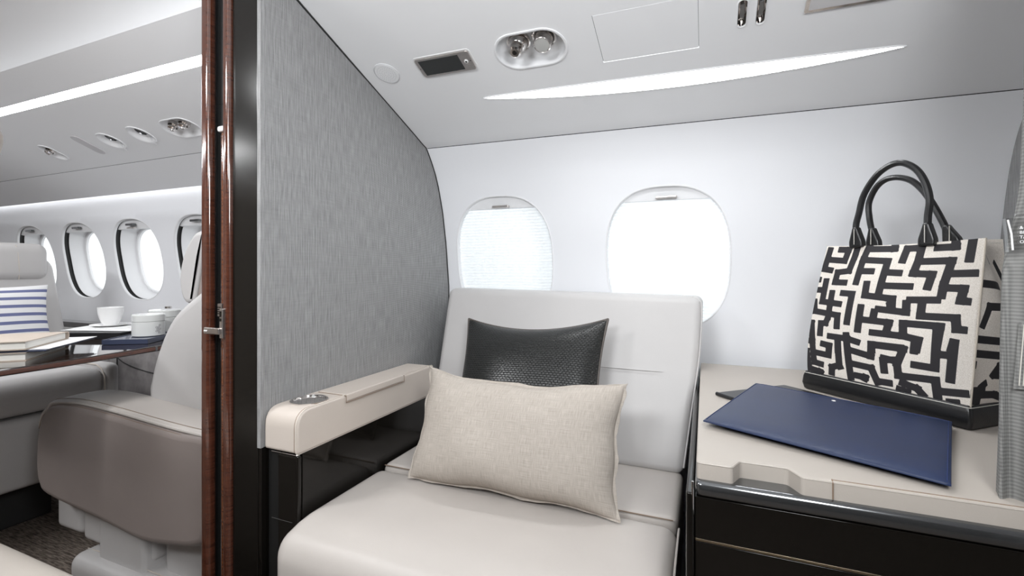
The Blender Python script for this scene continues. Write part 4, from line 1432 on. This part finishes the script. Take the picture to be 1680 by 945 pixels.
tg = empty('notice_sleeve', (.33, .66, .92), 'clear plastic sleeve with a printed curtain notice, clipped on the grey curtain', 'sign')
sl = [(.2985, .668), (.2995, .664), (.304, .662), (.32, .660), (.36, .659)]
obj('sleeve', loft([[Vector((x + k, y, z)) for x, y in sl] for z, k in ((.9565, -.0015), (.940, 0), (.9205, .0012))], False), M['plastic_clear'], tg)
obj('fold_glint', tube([(.2995, .6635, .955), (.3020, .6625, .940), (.3030, .6622, .9225)], .0009, 6), M['porcelain'], tg)
obj('clip_bar', box(.302, .40, .6555, .6585, .9575, .9605, .001), M['plastic_clear'], tg)
TX = ["& CURTAINS", "BE SECURED", "TAXI & LANDING", "OUT BAR"]
obj('notice_text', join(*[text_geo(s, .0046, (.3065, .6585, .9445 - .0050 * i), (1, -.04, 0), (0, 0, 1), (0, -1, 0)) for i, s in enumerate(TX)]), pbr('notice_ink', (.82, .82, .82), .5), tg)

# ------------------------------------------------------------------ main cabin: sidewall ledge
sl_ = empty('side_ledge', (-2.4, 1.33, 0), 'dark wood side ledge along the cabin wall with grey suede panel below', 'ledge')
obj('ledge_top', box(-4.6, -1.02, 1.335, 1.404, .615, .641, .004), M['table_wood'], sl_)
obj('suede_panel', box(-2.56, -1.03, 1.318, 1.36, .02, .614, .01), M['suede'], sl_)
obj('leather_panel', box(-4.6, -2.565, 1.318, 1.36, .02, .614, .01), M['leather_grey'], sl_)
sp_ = spline([(-2.555, 1.3165, .490), (-2.50, 1.3165, .470), (-2.40, 1.3165, .452), (-2.25, 1.3165, .440), (-1.9, 1.3165, .435), (-1.1, 1.3165, .435)], 6)
obj('pocket_seam', tube(sp_, .0022, 6), M['gasket'], sl_)
obj('corner_seam', tube([(-2.5625, 1.3165, .61), (-2.5625, 1.3165, .03)], .0022, 6), M['gasket'], sl_)

# ------------------------------------------------------------------ table
tb_ = empty('cabin_table', (-1.85, .85, 0), 'dark glossy wood table between the cabin seats', 'table')
P = smooth_poly([(-1.4505, .47), (-1.4585, .668), (-1.497, .90), (-1.56, 1.30), (-2.02, 1.30), (-2.02, .47)], [.02, .03, .03, .02, .02, .02], 5)
obj('tabletop', pad(P, .664, .680, .003, 3, both=True), M['table_wood'], tb_)
obj('edge_band', pad(offset_poly(P, -.0012), .6665, .6775, .002, 2, both=True), M['wood'], tb_)
obj('hinge', box(-1.497, -1.489, .862, .868, .666, .6795, .0006), M['gunmetal'], tb_)
obj('wall_bracket', box(-1.98, -1.60, 1.285, 1.332, .630, .663, .004), M['gunmetal'], tb_)


def oblong(cx, cy, d, l0, l1, z0, z1, r=.0015):
    """box with a corner at (cx, cy), edges l0 along d and l1 along d's left normal"""
    dx, dy = d; q = math.hypot(dx, dy); dx, dy = dx / q, dy / q
    return xf(box(0, l0, 0, l1, z0, z1, r), (cx, cy, 0), (dx, dy, 0), (-dy, dx, 0))


# two books with a folder between
def book(name, z0, z1, label, cx, cy):
    b = empty(name, (cx, cy, z0), label, 'book')
    d = (-.70, .714)
    L0, L1 = .200, .150
    e1 = Vector((d[0], d[1], 0)).normalized(); e2 = Vector((-e1.y, e1.x, 0))
    o = Vector((cx, cy, 0))
    # d points to the spine end; leaves, two boards, rounded spine
    obj('pages', xf(box(.003, L0 - .006, .003, L1 - .003, z0 + .0022, z1 - .0022, .0006), o, e1, e2), M['page_edge'], b)
    r = (z1 - z0) / 2
    prof = [(0, 0), (L0, 0)] + [(L0 + r * math.sin(PI * k / 8) * .9, r - r * math.cos(PI * k / 8)) for k in range(1, 8)] + [(L0, 2 * r), (0, 2 * r)]
    t = .0018
    inn = [(0, t), (L0 - .001, t)] + [(L0 - .001 + (r - t) * math.sin(PI * k / 8) * .9, r - (r - t) * math.cos(PI * k / 8)) for k in range(1, 8)] + [(L0 - .001, 2 * r - t), (0, 2 * r - t)]
    poly = prof + inn[::-1]
    nP = len(prof)
    Vv, Ff = [], []
    for y in (0, L1):
        for x, h in prof: Vv.append((x, y, z0 + h))
        for x, h in inn: Vv.append((x, y, z0 + h))
    st = 2 * nP
    for i in range(nP - 1):
        Ff.append((i, i + 1, st + i + 1, st + i)); Ff.append((nP + i, st + nP + i, st + nP + i + 1, nP + i + 1))
        Ff.append((i, nP + i, nP + i + 1, i + 1)); Ff.append((st + i, st + i + 1, st + nP + i + 1, st + nP + i))
    for i in (0, nP - 1):
        Ff.append((i, st + i, st + nP + i, nP + i))
    obj('cover', xf((Vv, Ff), o, e1, e2), M['kraft'], b, sharp=40)
book('notebook', .680, .7005, 'tan covered notebook, lowest of the stack on the cabin table', -1.540, .600)
bfo = empty('blue_folder', (-1.6, .65, .7008), 'thin dark blue folder sandwiched between the two tan notebooks', 'folder')
obj('cover', oblong(-1.514, .626, (-.66, .75), .230, .17, .7008, .7050), M['navy_dark'], bfo)
obj('papers', oblong(-1.5185, .634, (-.66, .75), .232, .16, .7052, .7064, .0004), M['paper'], bfo)
book('notebook', .7068, .728, 'tan covered notebook with white pages, on top of the stack', -1.540, .600)

# black folder with papers, cup
kf = empty('black_folder', (-1.9, .95, .68), 'thick black folder lying on the table under the white papers', 'folder')
obj('cover', oblong(-1.915, .845, (.154, .064), .172, .20, .6805, .7000), M['black_leather'], kf)
for k, (cx, cy, d, l0, l1, z) in enumerate([(-2.00, .865, (.16, .05), .25, .18, .7012), (-2.02, .90, (.15, .08), .23, .16, .7024)]):
    pp_ = empty('paper_sheet', (cx, cy, z), ['white paper sheets on the black folder, lower of the two', 'white paper sheet under the coffee cup, upper of the two'][k], 'paper', 'papers on the black folder')
    obj('sheet', oblong(cx, cy, d, l0, l1, z, z + .0010, .0003), M['paper'], pp_)
cupx, cupy = -1.975, .995
saucer = obj('saucer', lathe([(.028, .7036), (.040, .7046), (.058, .0093 + .7), (.058, .7105), (.038, .7070), (.001, .7062)], (cupx, cupy, 0), (0, 0, 1), 40), M['porcelain'], origin=(cupx, cupy, .7036))
tag(saucer, 'white porcelain saucer on the papers below the coffee cup', 'saucer')
cp = empty('coffee_cup', (cupx, cupy, .708), 'white porcelain coffee cup standing on the papers on the cabin table', 'cup')
obj('bowl', lathe([(.018, .7075), (.021, .7075), (.025, .715), (.031, .730), (.0355, .748), (.0375, .770), (.0365, .7705), (.0340, .750), (.029, .731), (.024, .718), (.001, .714)], (cupx, cupy, 0), (0, 0, 1), 40), M['porcelain'], cp)
obj('handle', tube(spline([(cupx - .030, cupy + .014, .758), (cupx - .046, cupy + .024, .755), (cupx - .048, cupy + .025, .738), (cupx - .028, cupy + .013, .726)], 5), .0035, 8), M['porcelain'], cp)
# small dark button-like dish
dsh = obj('sugar_dish', lathe([(.012, .7036), (.020, .712), (.022, .718), (.019, .718), (.001, .709)], (-1.86, 1.04, 0), (0, 0, 1), 24), M['gunmetal'], origin=(-1.86, 1.04, .7036))
tag(dsh, 'small dark metal dish just behind the round canister', 'dish')

# tray and canisters
ty = empty('navy_tray', (-1.62, .95, .680), 'flat navy lacquer tray under the round white canister', 'tray')
tdx = Vector((-.85, -.52, 0)).normalized(); tdy = Vector((-.52, .85, 0)).normalized()
tdy = (tdy - tdx * tdy.dot(tdx)).normalized()
to = Vector((-1.553, .878, 0))
obj('tray_body', xf(box(0, .125, 0, .275, .6803, .6935, .0015), to, tdx, tdy), M['navy_dark'], ty)
obj('tray_rim', xf(join(box(0, .125, 0, .003, .692, .6955, .001), box(0, .125, .272, .275, .692, .6955, .001), box(0, .003, 0, .275, .692, .6955, .001), box(.122, .125, 0, .275, .692, .6955, .001)), to, tdx, tdy), M['navy_dark'], ty)
def canister(cx, cy, lab, r=.0435, h=.069):
    c_ = empty('canister', (cx, cy, .694), lab, 'canister', 'canisters on the navy tray')
    obj('jar', lathe([(r - .004, .6938), (r, .696), (r, .694 + h * .66), (r - .001, .694 + h * .672), (.001, .694 + h * .672)], (cx, cy, 0), (0, 0, 1), 48), M['ceramic'], c_)
    obj('lid', lathe([(r - .001, .694 + h * .678), (r + .0003, .694 + h * .69), (r + .0003, .694 + h - .003), (r - .002, .694 + h), (.001, .694 + h)], (cx, cy, 0), (0, 0, 1), 48), M['ceramic'], c_)
    return c_
c1 = canister(-1.652, .936, 'round white lidded canister with a grey emblem on the navy tray')
vd = Vector((1.652, -.936, 0)).normalized()
sd = Vector((-vd.y, vd.x, 0))
rng = []
for ang, zz in ((.55, .716), (.62, .722), (.62, .710), (.48, .722), (.48, .710), (.72, .716), (.70, .728), (.66, .705)):
    dd_ = vd * math.cos(ang) + sd * math.sin(ang)
    rng.append(lathe([(.0035, 0), (.0032, .0006), (.0018, .0006), (.0015, 0)], Vector((-1.652, .936, zz)) + dd_ * .0433, dd_, 12))
obj('emblem', join(*rng), M['grey_mark'], c1)
canister(-1.722, 1.026, 'second white canister behind the one with the emblem', .046, .074)
bt_ = empty('bottle', (-1.86, 1.12, .68), 'small clear bottle with a chrome cap behind the white canisters', 'bottle')
obj('flask', lathe([(.016, .6805), (.018, .683), (.018, .72), (.016, .735), (.008, .744), (.008, .750)], (-1.86, 1.12, 0), (0, 0, 1), 24), M['screen'], bt_)
obj('cap', lathe([(.0105, .748), (.0105, .755), (.009, .756), (.0115, .7575), (.0115, .768), (.010, .769), (.001, .769)], (-1.86, 1.12, 0), (0, 0, 1), 24), M['chrome'], bt_)
# ------------------------------------------------------------------ forward cabin seat facing us
fs = empty('cabin_armchair', (-2.5, .75, 0), 'pale leather cabin seat with headrest at far left, facing the table', 'seat')
obj('seat_cushion', softbox(-2.40, .62, .477, .62, .86, .128, .055, nr=6, ni=4), M['leather_grey'], fs)
obj('side_bolster', softbox(-2.36, 1.062, .482, .54, .050, .134, .024, nr=5, ni=4), M['leather_grey'], fs)
obj('bolster_piping', tube([(-2.094, 1.037, .45), (-2.096, 1.037, .50), (-2.115, 1.037, .53), (-2.15, 1.037, .543), (-2.5, 1.037, .548)], .0025, 6), M['piping'], fs)
obj('base_panel', softbox(-2.40, .62, .290, .592, .92, .238, .02, nr=4, ni=2), M['leather_grey'], fs)
obj('plinth', box(-2.62, -2.25, .35, .95, 0, .172, .01), M['gasket'], fs)
obj('armrest', softbox(-2.60, 1.155, .440, .40, .13, .27, .04, nr=5, ni=2), M['leather_grey'], fs)
obj('backrest', softbox(-2.75, .85, .70, .16, .68, .54, .06, nr=6, ni=6, warp=lambda x, y, z: (x - .18 * (z - .55), .85 + (y - .85) * (1.02 - .22 * max(0, z - .62)), z)), M['leather_grey'], fs)
hr = obj('headrest', softbox(-2.775, .845, .940, .13, .585, .165, .04, crown=(.01, 0, 0), nr=6, ni=5), M['leather_grey'], fs)
obj('headrest_seam', tube([(-2.716, 1.035, .865), (-2.7065, 1.033, .90), (-2.7035, 1.03, .94), (-2.7065, 1.028, .98), (-2.718, 1.026, 1.012)], .0016, 6), M['piping'], hr)
e1 = Vector((0, 1, 0)); e2 = Vector((-.22, 0, 1)).normalized(); e3 = e1.cross(e2)
o = Vector((-2.575, .80, .700))
sc_ = empty('striped_cushion', (-2.55, .80, .545), 'blue and white striped cushion on the far left cabin seat', 'cushion')
g, uv, bd = pillow(.57, .29, .13, o, e1, e2, e3, .06, 22, 0, 4, .1)
obj('cover', g, M['stripes'], sc_, uv=uv, sharp=180)

# ------------------------------------------------------------------ aft cabin seat next to the doorway
asx = empty('cabin_armchair', (-1.45, 1.0, 0), 'cabin seat with taupe leather armrest side, right beside the wooden door jamb', 'seat')
P = [(-1.80, .4847), (-1.7505, .515), (-1.6255, .5265), (-1.4591, .5225), (-1.3206, .5145), (-1.1935, .508), (-1.085, .505),
     (-1.062, .42), (-1.062, .33), (-1.090, .258), (-1.125, .238), (-1.173, .2265), (-1.328, .2057), (-1.5288, .2225), (-1.7733, .2402), (-1.825, .270), (-1.8402, .3278), (-1.832, .42)]
P = [(p.x, p.y) for p in spline([(a, b, 0) for a, b in P], 4, True)]
obj('armrest_side', pad(P, .83, .735, .020, 5, mapf=lambda a, b, c: (a, c, b)), M['taupe'], asx, sharp=70, label='taupe leather outer side of the armrest')
tp = spline([(-1.828, .744, .440), (-1.812, .744, .474), (-1.78, .744, .499), (-1.7505, .744, .5155), (-1.6255, .744, .5275), (-1.4591, .744, .5235), (-1.3206, .744, .5155), (-1.1935, .744, .509), (-1.085, .744, .506)], 5)
lo = []
for p in tp:
    sec = [(0, -.004), (0, .004), (.004, .0085), (.012, .0105), (.06, .013), (.11, .0105), (.122, .004), (.124, -.008)]
    lo.append([Vector((p.x - (.05 * (a / .124) ** 2 * max(0, (-1.70 - p.x)) * 3), p.y + a, p.z + b)) for a, b in sec])
obj('armrest_top', loft(lo, False), M['leather'], asx, sharp=60)
obj('piping', tube([p + Vector((0, -.001, .002)) for p in tp], .0042, 8), M['leather'], asx)
obj('stitching', join(tube([p + Vector((0, -.0035, -.0075)) for p in tp], .0008, 5), tube([p + Vector((0, .009, .0105)) for p in tp], .0008, 5)), M['seam'], asx)
P = [(-1.5019, .5375), (-1.4934, .5913), (-1.4654, .6638), (-1.4241, .7357), (-1.3838, .7804), (-1.3315, .8159), (-1.2857, .8419), (-1.2486, .8672), (-1.19, .895), (-1.10, .90), (-1.07, .84), (-1.06, .60), (-1.08, .42), (-1.2486, .42), (-1.4654, .42)]
P = [(p.x, p.y) for p in spline([(a, b, 0) for a, b in P], 3, True)]
obj('backrest', pad(P, 1.29, .845, .028, 6, both=True, mapf=lambda a, b, c: (a, c, b)), M['leather_grey'], asx, sharp=70)
P = [(-1.4650, .8353), (-1.4710, .8907), (-1.4498, .9552), (-1.4082, 1.0091), (-1.372, 1.0204), (-1.352, 1.0100), (-1.3750, .940), (-1.4027, .8156), (-1.416, .804), (-1.445, .806)]
P = [(p.x, p.y) for p in spline([(a, b, 0) for a, b in P], 3, True)]
hd = obj('headrest', pad(P, 1.24, .915, .014, 5, both=True, mapf=lambda a, b, c: (a, c, b)), M['leather_grey'], asx, sharp=70)
obj('headrest_back', loft([[Vector((-1.345, y, 1.005)), Vector((-1.370, y, .93)), Vector((-1.397, y, .812)), Vector((-1.385, y, .806)), Vector((-1.35, y, .93)), Vector((-1.325, y, 1.000))] for y in (.923, 1.23)], True, True, True), M['taupe'], hd)
obj('seat_cushion', softbox(-1.62, 1.06, .36, .44, .36, .18, .05, nr=5, ni=3), M['leather_grey'], asx)
obj('base_shell', softbox(-1.785, 1.0, .180, .135, .42, .14, .02, nr=4, ni=2), M['leather_grey'], asx)
obj('base_shell', softbox(-1.55, 1.0, .175, .325, .42, .15, .02, nr=4, ni=2), M['leather_grey'], asx)
obj('pedestal', softbox(-1.495, .885, .112, .205, .22, .24, .012, nr=4, ni=2), M['leather_grey'], asx)
obj('pedestal', softbox(-1.26, .92, .13, .255, .22, .26, .05, nr=5, ni=2), M['leather_grey'], asx)
obj('foot_bolster', softbox(-1.46, .83, -.0 + .045, .46, .17, .085, .03, nr=5, ni=3), M['leather_grey'], asx)
for dy in (.0, .014, .028):
    obj('bolster_seam', tube([(-1.68, .762 + dy, .070 + dy * .5), (-1.60, .758 + dy, .078 + dy * .5), (-1.25, .758 + dy, .078 + dy * .5)], .0014, 5), M['piping'], asx)

# ------------------------------------------------------------------ near seat, only a corner of it in view
ns = empty('cabin_armchair', (-1.3, .1, 0), 'cream cabin seat nearest the camera, its arm cut by the lower left corner', 'seat')
obj('armrest', softbox(-1.15, .20, .265, .90, .43, .37, .05, nr=5, ni=4), M['leather_cream'], ns)
obj('backrest', softbox(-1.332, .10, .80, .12, .68, .74, .03, nr=4, ni=3, warp=lambda x, y, z: (x + .45 * (z - 1.02) + .032, y, z)), M['leather_cream'], ns)
obj('plinth', box(-1.5, -.8, -.1, .35, 0, .10, .01), M['gasket'], ns)
